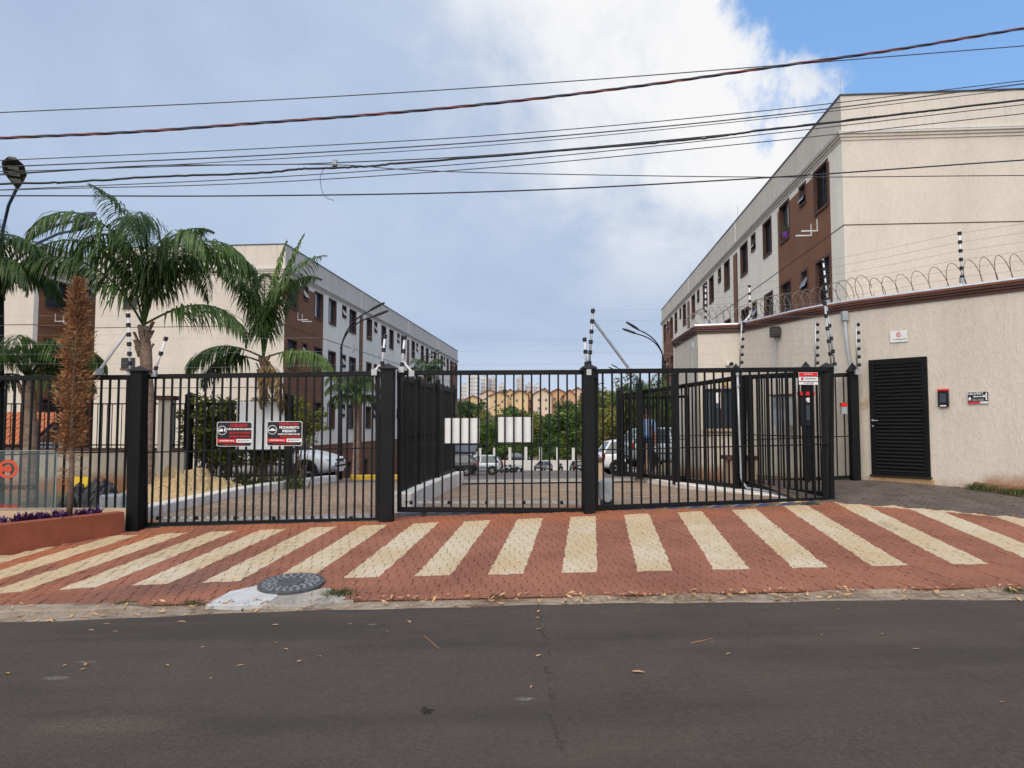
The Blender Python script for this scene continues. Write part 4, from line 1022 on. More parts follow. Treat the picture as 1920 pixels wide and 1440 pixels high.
# ------------------------------------------------------------------ razor wire coils
def coil(label, pts, r, pitch, seed):
    rnd = random.Random(seed); pts = [Vector(p) for p in pts]
    o = thing('razor_wire', label, 'razor wire', pts[0]); out = []; acc = []
    L = 0; seg = []
    for a, b_ in zip(pts, pts[1:]): seg.append((L, a, b_)); L += (b_ - a).length
    turns = L / pitch; n = int(turns * 22); cps = []
    for i in range(n + 1):
        s_ = L * i / n
        for l0, a, b_ in seg:
            if s_ <= l0 + (b_ - a).length + 1e-6: f = (s_ - l0) / (b_ - a).length; break
        c = a.lerp(b_, f); d_ = (b_ - a).normalized(); side = d_.cross(Vector((0, 0, 1)))
        th = 2 * math.pi * turns * i / n; wob = .15 * math.sin(th) * pitch + .05 * math.sin(s_ * 3.1 + seed)
        rr = r * (1 + .10 * math.sin(s_ * 2.3 + seed))
        cps.append(c + side * (math.cos(th) * rr) + Vector((0, 0, rr + math.sin(th) * rr)) + d_ * wob)
    MB().tube([p - o.location for p in cps], .0058, 4).build('coil', M['steel'], o)
    bb = MB()
    for i in range(2, len(cps) - 1, 2):
        p = cps[i] - o.location; d_ = (cps[i + 1] - cps[i]).normalized(); u = d_.cross(Vector((rnd.gauss(0, 1), rnd.gauss(0, 1), rnd.gauss(0, 1)))).normalized()
        bb.add([p - d_ * .022 + u * .010, p - d_ * .006, p + d_ * .022 + u * .010, p + d_ * .022 - u * .010, p + d_ * .006, p - d_ * .022 - u * .010], [(0, 1, 5), (1, 2, 4), (2, 3, 4), (1, 4, 5)])
    stuff(bb.build('barbs', M['steel'], o))
inset = lambda x, y: (x + .04, y + .10, 3.92)
coil('razor wire coil on the straight guard wall coping above the door', [inset(*p) for p in WP[0:4]], .19, .24, 1)
coil('razor wire coil along the bend of the guard wall coping', [inset(*p) for p in WP[3:10]], .20, .20, 2)
coil('razor wire coil around the left roof corner of the guardhouse', [(5.1, 16.1, 3.92), (4.45, 16.42, 3.92), (4.55, 17.6, 3.9)], .22, .17, 3)
# ================================================================== apartment blocks
def block(name, label, C, vpx, inner, length, width, zroof, zcor, storeys, brown, pil, wins, smalls, zbase, extra_holes=(), gable_small=(), curtains=()):
    """three storey block: long facade along depth from corner C, gable towards the street.
    wins/smalls: t ranges; storeys: floor line heights from the top floor down"""
    a = math.atan((vpx - 960) / F); v = Vector((math.sin(a), math.cos(a), 0)); inn = Vector((math.cos(a), -math.sin(a), 0)) * inner
    o = thing(name, label, 'building', (C[0], C[1], 0))
    W3 = lambda t_, w_, z_: v * t_ + inn * w_ + Vector((0, 0, z_))
    holes = []
    for zf in storeys:
        holes += [(t0, t1, zf + .95, zf + 2.37, 'w') for t0, t1 in wins] + [(t0, t1, zf + 1.65, zf + 2.37, 's') for t0, t1 in smalls]
    holes += list(extra_holes)
    ts = sorted({0, length} | {q for h in holes for q in h[:2]} | {q for b in brown for q in b[:2]} | {q for b in pil for q in b})
    zs = sorted({zbase, zcor, zroof} | {q for h in holes for q in h[2:4]} | {q for b in brown for q in b[2:4]} | {storeys[-1], zcor - .4})
    mbs = {'c': MB(), 'p': MB()}; bmb = {}
    for t0, t1 in zip(ts, ts[1:]):
        for z0, z1 in zip(zs, zs[1:]):
            tm, zm = (t0 + t1) / 2, (z0 + z1) / 2
            if any(h[0] < tm < h[1] and h[2] < zm < h[3] for h in holes): continue
            k = 'c'
            if zm > zcor: k = 'p'
            elif any(b[0] < tm < b[1] and b[2] < zm < b[3] for b in brown) or any(p[0] < tm < p[1] for p in pil) and zm < zcor - .4: k = 'b'
            dz = -.03 if k == 'b' and any(p[0] < tm < p[1] for p in pil) else 0
            if k == 'b': k = ([('p', i) for i, p in enumerate(pil) if p[0] < tm < p[1]] + [('b', i) for i, b in enumerate(brown) if b[0] < tm < b[1] and b[2] < zm < b[3]])[0]; mbs.setdefault(k, MB()); bmb[k] = mbs[k]
            mbs[k].add([W3(t0, dz, z0), W3(t1, dz, z0), W3(t1, dz, z1), W3(t0, dz, z1)], [(0, 1, 2, 3)])
    mbs['c'].build('side_wall', M['cream2'], o); [q.build('brown_pilaster' if k[0] == 'p' else 'brown_panel', M['brown'], o) for k, q in bmb.items()]; mbs['p'].build('parapet', M['parapet'], o)
    # gable, back and roof
    MB().add([W3(0, 0, zbase), W3(0, width, zbase), W3(0, width, zcor), W3(0, 0, zcor), W3(length, 0, zbase), W3(length, width, zbase), W3(length, width, zcor), W3(length, 0, zcor)], [(0, 1, 2, 3), (5, 4, 7, 6), (1, 5, 6, 2)]).build('gable_wall', M['cream'], o)
    MB().add([W3(0, 0, zcor), W3(0, width, zcor), W3(0, width, zroof), W3(0, 0, zroof), W3(length, 0, zcor), W3(length, width, zcor), W3(length, width, zroof), W3(length, 0, zroof)], [(0, 1, 2, 3), (5, 4, 7, 6), (1, 5, 6, 2), (2, 6, 7, 3)]).build('gable_parapet', M['parapet'], o)
    g, c0, f = W3(0, width, 0).xy, W3(0, 0, 0).xy, W3(length, 0, 0).xy
    path = [tuple(g), tuple(c0), tuple(f)] if inner > 0 else [tuple(f), tuple(c0), tuple(g)]
    zc = zcor
    sweep(path, [(.0, zc - .20), (.03, zc - .20), (.03, zc - .12), (.07, zc - .115), (.07, zc - .04), (.12, zc - .035), (.12, zc + .02), (0, zc + .04)]).build('cornice', M['parapet'], o)
    sweep(path, [(.0, zc + .042), (.13, zc + .022), (.13, zc + .036), (.0, zc + .06)]).build('cornice_flashing', M['flash'], o)
    sweep(path, [(-.2, zroof), (.03, zroof), (.03, zroof + .04), (-.2, zroof + .04)]).build('roof_flashing', M['alu'], o)
    for zf in storeys:
        sweep(path, [(.0, zf - .015), (.006, zf - .015), (.006, zf + .015), (.0, zf + .015)]).build('floor_band', M['brown'] if zf < -9 else M['trim'], o)
    # windows, shared meshes per kind
    def wmesh(w, h, kind):
        fr = MB(); b = .075
        q = lambda t_, d_, z_: W3(t_, d_, z_)
        def bx(t0, t1, d0, d1, z0, z1, mb):
            vs = [q(t_, d_, z_) for z_ in (z0, z1) for t_, d_ in ((t0, d0), (t1, d0), (t1, d1), (t0, d1))]
            mb.add(vs, [(3, 2, 1, 0), (4, 5, 6, 7), (0, 1, 5, 4), (1, 2, 6, 5), (2, 3, 7, 6), (3, 0, 4, 7)])
        bx(-.002, b, -.022, .17, 0, h, fr); bx(w - b, w + .002, -.022, .17, 0, h, fr); bx(b, w - b, -.022, .17, h - b, h + .002, fr); bx(b, w - b, -.05, .17, -.03, b * .7, fr)
        fm = fr.mesh('window', M['trim'])
        if kind == 's':
            pn = MB(); p0 = [q(b, .10, h - b), q(w - b, .10, h - b), q(w - b, -.10, b * 1.6), q(b, -.10, b * 1.6)]; pn.add(p0, [(0, 1, 2, 3)])
            pn2 = MB(); bx(b, w - b, .13, .15, b * .7, h - b, pn2)
            return fm, [('pane', pn2.mesh('pane', M['dark'])), ('vent_pane', pn.mesh('vent_pane', M['glass']))]
        gl = MB(); bx(b, w - b, .13, .145, b * .7, h - b, gl); pane = ('pane', gl.mesh('pane', M['glass']))
        st = MB(); mid = w / 2; bx(mid - .02, mid + .02, .085, .128, b * .7, h - b, st); stile = ('mullion', st.mesh('mullion', M['alu']))
        if kind == 'shut':
            sh = MB(); n = 15
            for i in range(n):
                z0 = b * .7 + (h - b * 1.7) * i / n; dz = (h - b * 1.7) / n
                vs = [q(b, .11, z0 + dz * .95), q(w - b, .11, z0 + dz * .95), q(w - b, .075, z0 + dz * .1), q(b, .075, z0 + dz * .1)]; sh.add(vs, [(0, 1, 2, 3)])
            return fm, [pane, stile, ('shutter', sh.mesh('shutter', M['alu']))]
        if kind == 'cur':
            cu = MB(); bx(b + .02, w * .55, .112, .12, b * .7, h - b, cu)
            return fm, [pane, stile, ('curtain', cu.mesh('curtain', M['curtain']))]
        return fm, [pane, stile]
    cache = {}
    for i, h in enumerate(holes):
        t0, t1, z0, z1, k = h
        kind = 's' if k == 's' else ('cur' if (i % 16) in curtains else ('shut' if i % 3 != 1 else 'open'))
        key = (round(t1 - t0, 2), round(z1 - z0, 2), kind)
        if key not in cache: cache[key] = wmesh(t1 - t0, z1 - z0, kind)
        fm, subs = cache[key]
        wo = link('window', fm, o, W3(t0, 0, z0))
        for nm, me in subs: link(nm, me, wo)
    for w0, w1, z0, z1 in gable_small:
        MB().add([W3(-.02, w0, z0), W3(-.02, w1, z0), W3(-.02, w1, z1), W3(-.02, w0, z1)], [(0, 1, 2, 3)]).build('gable_window', M['alu'], o)
        MB().add([W3(-.06, w0 - .05, z0 - .06), W3(-.06, w1 + .05, z0 - .06), W3(0, w1 + .05, z0), W3(0, w0 - .05, z0)], [(0, 1, 2, 3)]).build('gable_sill', M['trim'], o)
    # lightning rods
    for tt in (.2, length * .33, length * .66):
        MB().tube([W3(tt, .1, zroof), W3(tt, .1, zroof + .75)], .012, 5).build('lightning_rod', M['galv'], o)
    # drip pipes as thin pale verticals on the parapet
    for tt in [p[0] + .3 for p in pil]: MB().bar(W3(tt, -.012, zcor + .1), W3(tt, -.012, zroof - .02), .05, .02).build('parapet_joint', M['cream2'], o)
    return o, W3
# right block
RC = (P(1583, 400, 20).x - .02, 20.0)
half = [(1.08, 2.36), (4.80, 6.0), (7.0, 8.2), (10.6, 11.9), (14.0, 15.2), (17.7, 18.9)]
hs = [(3.05, 3.75), (9.3, 10.0), (15.9, 16.6)]
LR = 38.4
mir = lambda r: [(LR - b, LR - a) for a, b in r]
rb, RW = block('apartment_block', 'three storey beige block with brown corner panel rising behind the guard wall', RC, 1060, 1, LR, 16, 11.1, 9.98, [7.31, 4.41, 1.51], [(.98, 6.25, -1, 9.55), (LR - 6.25, LR - .98, -1, 9.55)], [(12.5, 13.2), (LR - 13.2, LR - 12.5)], half + mir(half), hs + mir(hs), -1.5, curtains=(1, 6))
# left block
LC = (P(533, 600, 33).x, 33.0); LL = 48.4
w1 = [(.4, 1.6), (3.75, 5.0), (5.9, 7.15), (9.5, 10.8)]; s1_ = [(2.2, 2.9), (8.15, 8.9)]
w2 = [(13.0, 14.2), (16.5, 17.7), (18.6, 19.8), (22.1, 23.4)]; s2_ = [(14.75, 15.45), (20.9, 21.6)]
sh_ = lambda r, k: [(a + k, b + k) for a, b in r]
wl = w1 + w2 + sh_(w2, 12.6) + [(38.2, 39.4), (41.5, 42.7), (43.8, 45.0), (46.6, 47.8)]; sl_ = s1_ + s2_ + sh_(s2_, 12.6) + [(39.9, 40.6), (45.5, 46.1)]
zbr = 1.6
lb, LW = block('apartment_block', 'long beige block with brown base on the left of the drive behind the palms', LC, 1082, -1, LL, 9.4, 10.1, 8.93, [6.26, 3.36, .46], [(.02, 5.1, zbr, 8.5), (LL - 5.0, LL - .02, zbr, 8.5), (.02, LL - .02, -3.4, .55)], [(11.5, 12.15), (24.1, 24.75), (36.7, 37.3)], wl, sl_, -6.5,
               extra_holes=[(t0, t1, -1.75, -.55, 'w') for t0, t1 in ((6.2, 7.2), (9.0, 10.2), (12.6, 13.6), (16, 17), (19, 20), (22.4, 23.4), (26, 27), (30, 31))], gable_small=[(7.3, 8.0, 7.2, 7.7), (7.3, 8.0, 4.3, 4.8)], curtains=(1, 2))
# third block at far left
AC = (P(62, 600, 33).x, 33.0)
ab, AW = block('apartment_block', 'beige block with brown panel half hidden behind the leftmost palms', AC, 1082, -1, 46, 9, 10.2, 9.0, [6.3, 3.4, .5], [(.3, 6.6, -1, 8.55)], [(12.5, 13.2), (25, 25.7)], [(.7, 2.3), (5.0, 6.2), (8, 9.2), (14, 15.2), (18, 19.2)], [(3.2, 3.9), (10, 10.7)], -3)
# air conditioner and wall brackets
o = tag(MB().box(-.45, .0, -.35, .35, 0, .55).build('air_conditioner', M['offwhite'], loc=Vector((LC[0], LC[1], 0)) + LW(10.35, -.02, 6.05), bevel=.03), 'white window air conditioner on the long left block', 'air conditioner')
def brackets(name, lab, base, W, t0, z, n=2):
    o = thing(name, lab, 'bracket', Vector((base[0], base[1], 0)) + W(t0, 0, z))
    for i in range(n):
        dt = W(.55 * i, 0, 0); p = W(0, -.5, 0)
        MB().bar(dt, dt + p, .05, .04).bar(dt, dt + Vector((0, 0, .38)), .05, .03, (1, 0, 0)).build('arm', M['white'], o)
brackets('wall_bracket', 'pair of white air conditioner brackets on the right block brown panel', RC, RW, 2.1, 7.72)
brackets('wall_bracket', 'pair of white air conditioner brackets on the far left block', AC, AW, 1.4, 6.65)
brackets('wall_bracket', 'pair of white air conditioner brackets on the long left block brown panel', LC, LW, 1.6, 6.75)
o = thing('flower_pot', 'purple flower pot on a window sill of the right block', 'plant pot', Vector((RC[0], RC[1], 0)) + RW(5.2, -.03, 8.32))
MB().lathe([(.08, 0), (.12, .22), (.1, .22)], 12).build('pot', mat('purple_pot', (.16, .04, .30), .5, .1, 5), o)
mb = MB()
for i in range(40):
    d_ = Vector((random.gauss(0, .1), random.gauss(0, .1), .2 + random.uniform(0, .25))); mb.add([d_, d_ + Vector((.06, 0, .03)), d_ + Vector((.03, .02, .09))], [(0, 1, 2)])
mb.build('leaves', M['grass'], o)

# ================================================================== palms
def frond_mesh(L, e0, bend, leaf, n, seed, m, w=.030):
    rnd = random.Random(seed); mb = MB(); pts = []; p = Vector((0, 0, 0)); N = 26
    for i in range(N + 1):
        s_ = i / N; e = e0 - bend * s_ ** 1.8; pts.append(p.copy()); p = p + Vector((math.cos(e), .0, math.sin(e))) * (L / N)
    sway = rnd.uniform(-.12, .12)
    pts = [q + Vector((0, sway * L * (i / N) ** 2, 0)) for i, q in enumerate(pts)]
    mb.tube(pts, [.026 * (1 - .88 * i / N) for i in range(N + 1)], 5)
    for i in range(n):
        s_ = .22 + .77 * i / n; k = s_ * N; j = min(N - 1, int(k)); c = pts[j].lerp(pts[j + 1], k - j); d = (pts[j + 1] - pts[j]).normalized()
        up = Vector((0, 1, 0)).cross(d) * -1; up = up if up.z > 0 else -up
        ll = leaf * (math.sin(min(1, .12 + s_ * .95) * math.pi) ** .55) * rnd.uniform(.8, 1.1) + .08
        for sg in (-1, 1):
            lift = rnd.uniform(-.35, .75)
            dr = (Vector((0, sg, 0)) * rnd.uniform(.55, .95) + d * rnd.uniform(.35, .75) + up * lift * .7).normalized()
            q = c.copy(); row = []
            M_ = 4; ww = w * rnd.uniform(.75, 1.1)
            for t_ in range(M_ + 1):
                side = dr.cross(Vector((0, 0, 1))); side = side.normalized() if side.length > .05 else d
                f = t_ / M_; wd = ww * (.55 + .9 * f if f < .5 else 1.0 * (1 - f) * 2) * .5
                row += [q - side * wd, q + side * wd]
                dr = (dr + Vector((0, 0, -1)) * (.55 + .55 * f) * (.6 + rnd.random() * .7)).normalized(); q = q + dr * (ll / M_)
            mb.add(row, [(2 * t_, 2 * t_ + 1, 2 * t_ + 3, 2 * t_ + 2) for t_ in range(M_)])
    return mb.mesh('frond', m)
def palm(label, base, crown, tr, sc, fronds, seed, trunkbend=.05, shaft='palmbark', name='palm_tree'):
    """fronds: (azimuth deg, kind) ; kinds u upright, a arching, o outward, d drooping, y young, x dry"""
    rnd = random.Random(seed); base = Vector(base); crown = Vector(crown)
    o = thing(name, label, 'palm tree', base); c = crown - base
    n = 14; pts = []; rs = []
    for i in range(n + 1):
        f = i / n; pts.append(Vector((c.x * f + trunkbend * math.sin(f * 3.1), c.y * f, c.z * f))); rs.append(tr * (1.25 - .45 * f + .05 * math.sin(i * 2.4)) if f < .82 else tr * (1.05 - 2.2 * (f - .82)))
    MB().tube(pts, rs, 12).build('trunk', M[shaft], o, smooth=True)
    kinds = {'u': (3.6, 87, 95, .66, 'palm'), 'a': (4.1, 80, 190, .80, 'palm'), 'o': (3.4, 58, 170, .74, 'palm'), 'd': (2.7, 22, 125, .68, 'palm'), 'y': (3.5, 80, 18, .34, 'palmlight'), 'x': (2.0, -25, 75, .45, 'palmdry'), 'g': (2.7, 25, 105, .58, 'palmlight')}
    cache = {}
    for az_, k in fronds:
        L, e, b_, lf, m = kinds[k]; v = rnd.randrange(2)
        if (k, v) not in cache: cache[(k, v)] = frond_mesh(L * sc * (1, .9)[v], R(e), R(b_), lf * sc ** .7, int(92 * min(1, sc + .15)), seed * 17 + v + ord(k), M[m], .040 * sc ** .6)
        f = link('frond', cache[(k, v)], o, c + Vector((0, 0, rnd.uniform(-.12, .05) * sc))); f.rotation_euler = (rnd.gauss(0, .06), rnd.gauss(0, .05), R(az_ + rnd.gauss(0, 4)))
    # cut leaf boots below the crown
    mb = MB()
    for i in range(10):
        a = i * 2.4; z = c.z - .12 - i * .055 * sc; d_ = Vector((math.cos(a), math.sin(a), 0)); p = Vector((c.x, c.y, z)) + d_ * tr * .7
        mb.bar(p, p + d_ * .10 * sc + Vector((0, 0, .22 * sc)), .10 * sc, .03)
    mb.build('leaf_boots', M['palmbark'], o)
    return o
def gpt(px, Y, dz=0): p = P(px, 900, Y); return Vector((p.x, Y, GT(p.x, Y) + dz))
palm('large queen palm with arching fronds behind the planter end post', gpt(274, 14.2), P(270, 612, 14.2), .12, 1.0,
     [(195, 'a'), (160, 'a'), (120, 'u'), (60, 'u'), (5, 'a'), (25, 'a'), (335, 'a'), (290, 'a'), (240, 'a'), (260, 'u'), (345, 'd'), (215, 'o'), (90, 'a')], 3, .06)
palm('slender queen palm with bright spear leaf behind the inner fence', gpt(492, 17.6), P(494, 672, 17.6), .10, .98,
     [(20, 'y'), (30, 'y'), (150, 'u'), (210, 'u'), (180, 'u'), (100, 'u'), (60, 'u'), (330, 'u'), (270, 'u'), (185, 'd'), (165, 'd'), (345, 'g'), (320, 'x'), (300, 'x')], 5, .03)
palm('queen palm with pale mottled trunk behind the glass sign', gpt(55, 13.4), P(52, 706, 13.4), .13, .56,
     [(0, 'o'), (20, 'o'), (340, 'd'), (5, 'd'), (180, 'o'), (160, 'd'), (200, 'o'), (230, 'o'), (290, 'o'), (320, 'o'), (60, 'o'), (130, 'o'), (350, 'o')], 8, .04)
palm('tall queen palm at the fence whose fronds hang beside the tall street lamp', gpt(-100, 13.0), P(-103, 570, 13.0), .13, .80,
     [(0, 'a'), (25, 'a'), (335, 'a'), (350, 'o'), (15, 'o'), (180, 'a'), (210, 'a'), (140, 'a'), (250, 'a'), (290, 'o'), (320, 'o'), (90, 'u'), (50, 'o')], 12, .04)
palm('small bushy palm in front of the long left block near the parked white car', gpt(666, 27.0), P(666, 745, 27), .12, .52,
     [(k * 36 + 5, kk) for k, kk in enumerate('aoaoaoaoao')] + [(k * 60, 'd') for k in range(6)], 14, .05)
palm('small far palm showing above the median fence', gpt(797, 46.0), P(797, 702, 46), .14, .55, [(k * 40, 'aod'[k % 3]) for k in range(12)], 15, .05)
palm('palm with stiff fronds showing above the right drive fence', gpt(1215, 24), P(1215, 770, 24), .12, .5, [(k * 33, 'uao'[k % 3]) for k in range(12)], 17, .05)

# ================================================================== inner left: low wall, sand, hedge, inner fence
wy = 16.6
lw = thing('low_wall', 'low beige retaining wall with railing and pillar behind the sand heap', 'wall', (-9, wy, 0))
zt = P(200, 845, wy).z; x0, x1 = P(-220, 850, wy).x + 9, P(345, 850, wy).x + 9
MB().box(x0, x1, -.0, .18, -.5, zt).build('wall_body', M['lowwall'], lw); MB().box(x0, x1, -.03, .21, zt + .001, zt + .06).build('wall_coping', M['trim'], lw)
zr = P(200, 757, wy).z
MB().bar((x0, .09, zr), (x1, .09, zr), .03, .03).bar((x0, .09, zt + .13), (x1, .09, zt + .13), .03, .03).build('rail', M['black'], lw)
n = 62
for i in range(n):
    o = link('bar', BARS, lw, (x0 + (x1 - x0) * (i + .5) / n, .09, zt + .06)); o.scale = (.8, .8, zr - zt - .06)
cxp = P(309, 800, wy).x + 9; MB().box(cxp - .14, cxp + .14, -.05, .24, zt - .9, P(309, 750, wy).z).build('pillar', M['beige'], lw); MB().box(cxp - .18, cxp + .18, -.09, .28, P(309, 750, wy).z, P(309, 742, wy).z).build('pillar_cap', M['trim'], lw)
# sand heap
def heap(name, label, cat, cx, cy, rx, ry, h, m, seed, rough=.35):
    rnd = random.Random(seed); ph = [(rnd.uniform(0, 6), rnd.uniform(2, 9), rnd.uniform(0, 6), rnd.uniform(2, 9)) for _ in range(9)]
    def z(x, y):
        r_ = math.hypot((x - cx) / rx, (y - cy) / ry); b = max(0, 1 - r_) ** .8
        n_ = 1.1 * (noise.turbulence(Vector((x * 2.4, y * 2.4, seed)), 5, True) - .45) * .6 + .5 * sum(math.sin(x * a + p) * math.sin(y * b_ + q) / (1 + i * .25) for i, (p, a, q, b_) in enumerate(ph)) * .12
        return GT(x, y) - .03 + h * b * (1 + rough * n_ * 2) + (.03 * rnd.random() * (b > .02))
    return tag(MB().grid(frange(cx - rx, cx + rx, 90), frange(cy - ry, cy + ry, 60), z).build(name, m, smooth=rough < .6), label, cat)
s_ = P(345, 905, 14.6); heap('sand_heap', 'heap of yellow sand piled behind the sign gate', 'sand heap', s_.x, 14.7, 1.35, 1.1, .60, M['sand'], 5, .75)
s_ = P(165, 930, 11.5); heap('tarpaulin', 'crumpled black plastic tarpaulin heaped behind the fence', 'tarpaulin', s_.x, 11.7, .98, .6, .46, M['tarp'], 9, 1.5)
b0 = P(148, 905, 11.9)
o = thing('wet_floor_board', 'yellow plastic floor board poking out above the black tarpaulin', 'sign', (b0.x, 11.95, GT(b0.x, 11.95)))
MB().add([(-.15, -.1, .1), (.15, -.1, .1), (.12, 0, .62), (-.12, 0, .62), (-.15, .1, .1), (.15, .1, .1)], [(0, 1, 2, 3), (5, 4, 3, 2), (0, 3, 4), (1, 5, 2)]).build('board', M['yellow'], o); MB().box(-.07, .07, -.035, -.025, .47, .5).build('handle_slot', M['dark'], o)
b0 = P(210, 945, 11.2); o = tag(MB().box(-.18, .18, -.15, .15, 0, .38).build('cement_block', M['conduit'], loc=(b0.x, 11.3, GT(b0.x, 11.3) + .0), bevel=.02), 'grey plastic box beside the black tarpaulin behind the fence', 'box')
# inner fence with hedge and white board
IY = 17.0
ia, ib = P(350, 897, IY), P(545, 893, IY)
panel('fence', 'black inner fence carrying the large white board in front of the hedge', 'fence', (ia, P(350, 755, IY)), (ib, P(545, 755, IY)), 20, mid=.5, top=.07, bot=.05)
for px, lb in ((352, 'black square post at the hedge end of the inner fence'), (540, 'black square post holding the right side of the white board')):
    pb = P(px, 897, IY - .02); h = P(px, 742, IY).z - pb.z
    o = thing('fence_post', lb, 'post', pb); MB().box(-.085, .085, -.07, .07, 0, h).build('shaft', M['black'], o)
    MB().add([(-.1, -.09, h), (.1, -.09, h), (.1, .09, h), (-.1, .09, h), (0, 0, h + .1)], [(3, 2, 1, 0), (0, 1, 4), (1, 2, 4), (2, 3, 4), (3, 0, 4)]).build('cap', M['black'], o)
a, c = P(442, 843, IY - .06), P(534, 753, IY - .06)
o = thing('notice_board', 'large blank white board fixed to the inner black fence', 'board', a); w, h = (c - a).x, (c - a).z
MB().box(0, w, 0, .02, 0, h).build('panel', M['white'], o, bevel=.006); MB().box(-.02, w + .02, .021, .05, h * .47, h * .53).build('backing_rail', M['galv'], o)
def leafclump(mb, c, r, n, size, rnd, flat=1.0):
    for i in range(n):
        d = Vector((rnd.gauss(0, 1), rnd.gauss(0, 1), rnd.gauss(0, 1))); d = d.normalized() * (rnd.random() ** .42)
        p = Vector(c) + Vector((d.x * r[0], d.y * r[1], d.z * r[2])); a = Vector((rnd.gauss(0, 1), rnd.gauss(0, 1), rnd.gauss(0, .6) * flat)).normalized(); b_ = a.cross(Vector((rnd.gauss(0, 1), rnd.gauss(0, 1), rnd.gauss(0, 1)))).normalized()
        s1 = size * rnd.uniform(.6, 1.3); s2 = s1 * .42
        mb.add([p - a * s1 * .5, p + b_ * s2 * .5, p + a * s1 * .5, p - b_ * s2 * .5], [(0, 1, 2, 3)])
rnd = random.Random(31)
for i, (px, Y, py_t, w_) in enumerate(((385, 17.4, 742, .5), (425, 17.5, 745, .5), (470, 17.6, 748, .5), (515, 17.6, 752, .5), (560, 17.5, 742, .42))):
    g = gpt(px, Y); ht = P(px, py_t, Y).z - g.z
    o = thing('hedge_bush', ['leafy bush at the near end of the inner fence', 'leafy bush behind the inner fence beside the white board', 'leafy bush hidden mostly behind the white board', 'leafy bush behind the right half of the white board', 'leafy bush right of the white board in front of the parked white car'][i], 'bush', g)
    st = MB(); lf = MB()
    for k in range(14):
        a = rnd.uniform(0, 6.28); b_ = Vector((rnd.gauss(0, w_ * .3), rnd.gauss(0, .15), 0)); t_ = b_ + Vector((math.cos(a) * w_ * .6, math.sin(a) * .3, ht * rnd.uniform(.6, 1.0)))
        st.tube([b_, b_.lerp(t_, .5) + Vector((rnd.gauss(0, .05), 0, .05)), t_], [.012, .009, .004], 5)
        for f in ((.45, .62, .8, .97) if i < 4 else (.8, .97)): leafclump(lf, b_.lerp(t_, f), (.20, .18, .17), 70, .12, rnd)
    st.build('stems', M['bark'], o); stuff(lf.build('foliage', M['bamboo'], o))
def tuft_mesh(n, L, r, seed, m='grass', w=.006):
    rnd = random.Random(seed); mb = MB()
    for i in range(n):
        a = rnd.uniform(0, 6.28); b_ = Vector((rnd.gauss(0, r), rnd.gauss(0, r), 0)); l = L * rnd.uniform(.5, 1.1); d = Vector((math.cos(a) * .5, math.sin(a) * .5, 1)).normalized(); s_ = Vector((-math.sin(a), math.cos(a), 0)) * w
        q = b_ + d * l * .6; t_ = q + (d + Vector((math.cos(a), math.sin(a), -.5)) * .6) * l * .4; mb.add([b_ - s_, b_ + s_, q + s_ * .8, q - s_ * .8, t_], [(0, 1, 2, 3), (3, 2, 4)])
    return mb.mesh('grass_tuft', M[m])
tl = [tuft_mesh(60, .42, .12, k, w=.010) for k in range(2)]
for i, px in enumerate((395, 415, 440, 455, 470, 490, 505, 520, 545, 560)):
    Y = 16.5 + .2 * math.sin(i * 2.1); tag(link('grass_tuft', tl[i % 2], None, gpt(px, Y)), 'tall grass tuft at the foot of the inner fence', 'grass', 'grass tufts below the white board')
# small tiled kiosk at far left
b0 = gpt(-10, 24); kz = P(0, 835, 24).z
o = thing('kiosk', 'small shelter with orange clay tile roof beyond the left fence', 'shelter', (b0.x - .6, 24, b0.z - .3))
MB().box(-1.8, 1.5, .3, 2.2, 0, kz - b0.z + .35).build('wall', M['offwhite'], o); MB().box(-1.5, .9, .28, .3, .9, 1.2).build('opening', M['dark'], o)
rz0 = kz - b0.z + .3; rz1 = P(0, 778, 24).z - b0.z + .3
tm = MB()
for k in range(10):
    a = math.pi * k / 9; tm.v += [(math.cos(a) * .085, 0, math.sin(a) * .05), (math.cos(a) * .085, 1, math.sin(a) * .05)]
tm.f = [(2 * k, 2 * k + 2, 2 * k + 3, 2 * k + 1) for k in range(9)]
tme = tm.mesh('roof_tile', M['tile'], True)
sl = math.atan2(rz1 - rz0, 1.7); row = 4
for j in range(row):
    for i in range(21):
        t_ = link('roof_tile', tme, o, (-2.0 + i * .185, -.2 + j * .45, rz0 + j * .45 * math.tan(sl) + .012 * j)); t_.rotation_euler = (sl, 0, 0); t_.scale = (1, .52, 1)
MB().box(-2.1, 1.9, -.2, 1.8, -.03, -.002, Matrix.Translation((0, 0, rz0)) @ Matrix.Rotation(sl, 4, 'X')).build('roof_deck', M['trim'], o)
# ================================================================== vehicles
def wheel_parts(parent, x, y, r, w, side):
    a = MB().lathe([(r * .60, -w / 2), (r * .93, -w / 2), (r, -w / 2 + .03), (r, w / 2 - .03), (r * .93, w / 2), (r * .60, w / 2)], 24, axis='y').build('wheel', M['tyre'], parent, smooth=False, loc=(x, y, r))
    mb = MB(); yy = side * (w / 2 - .01)
    mb.lathe([(r * .62, yy - .01), (r * .60, yy + .012)], 24, axis='y')
    mb2 = MB()
    for k in range(5):
        t_ = 2 * math.pi * k / 5; mb2.bar((0, yy + side * .012, 0), (math.cos(t_) * r * .6, yy + side * .012, math.sin(t_) * r * .6), .03, r * .16, (math.cos(t_ + 1.57), 0, math.sin(t_ + 1.57)))
    mb2.lathe([(r * .14, yy), (r * .12, yy + side * .03)], 12, axis='y')
    mb.build('rim_dish', M['alu'], a); mb2.build('rim', M['rim'], a)
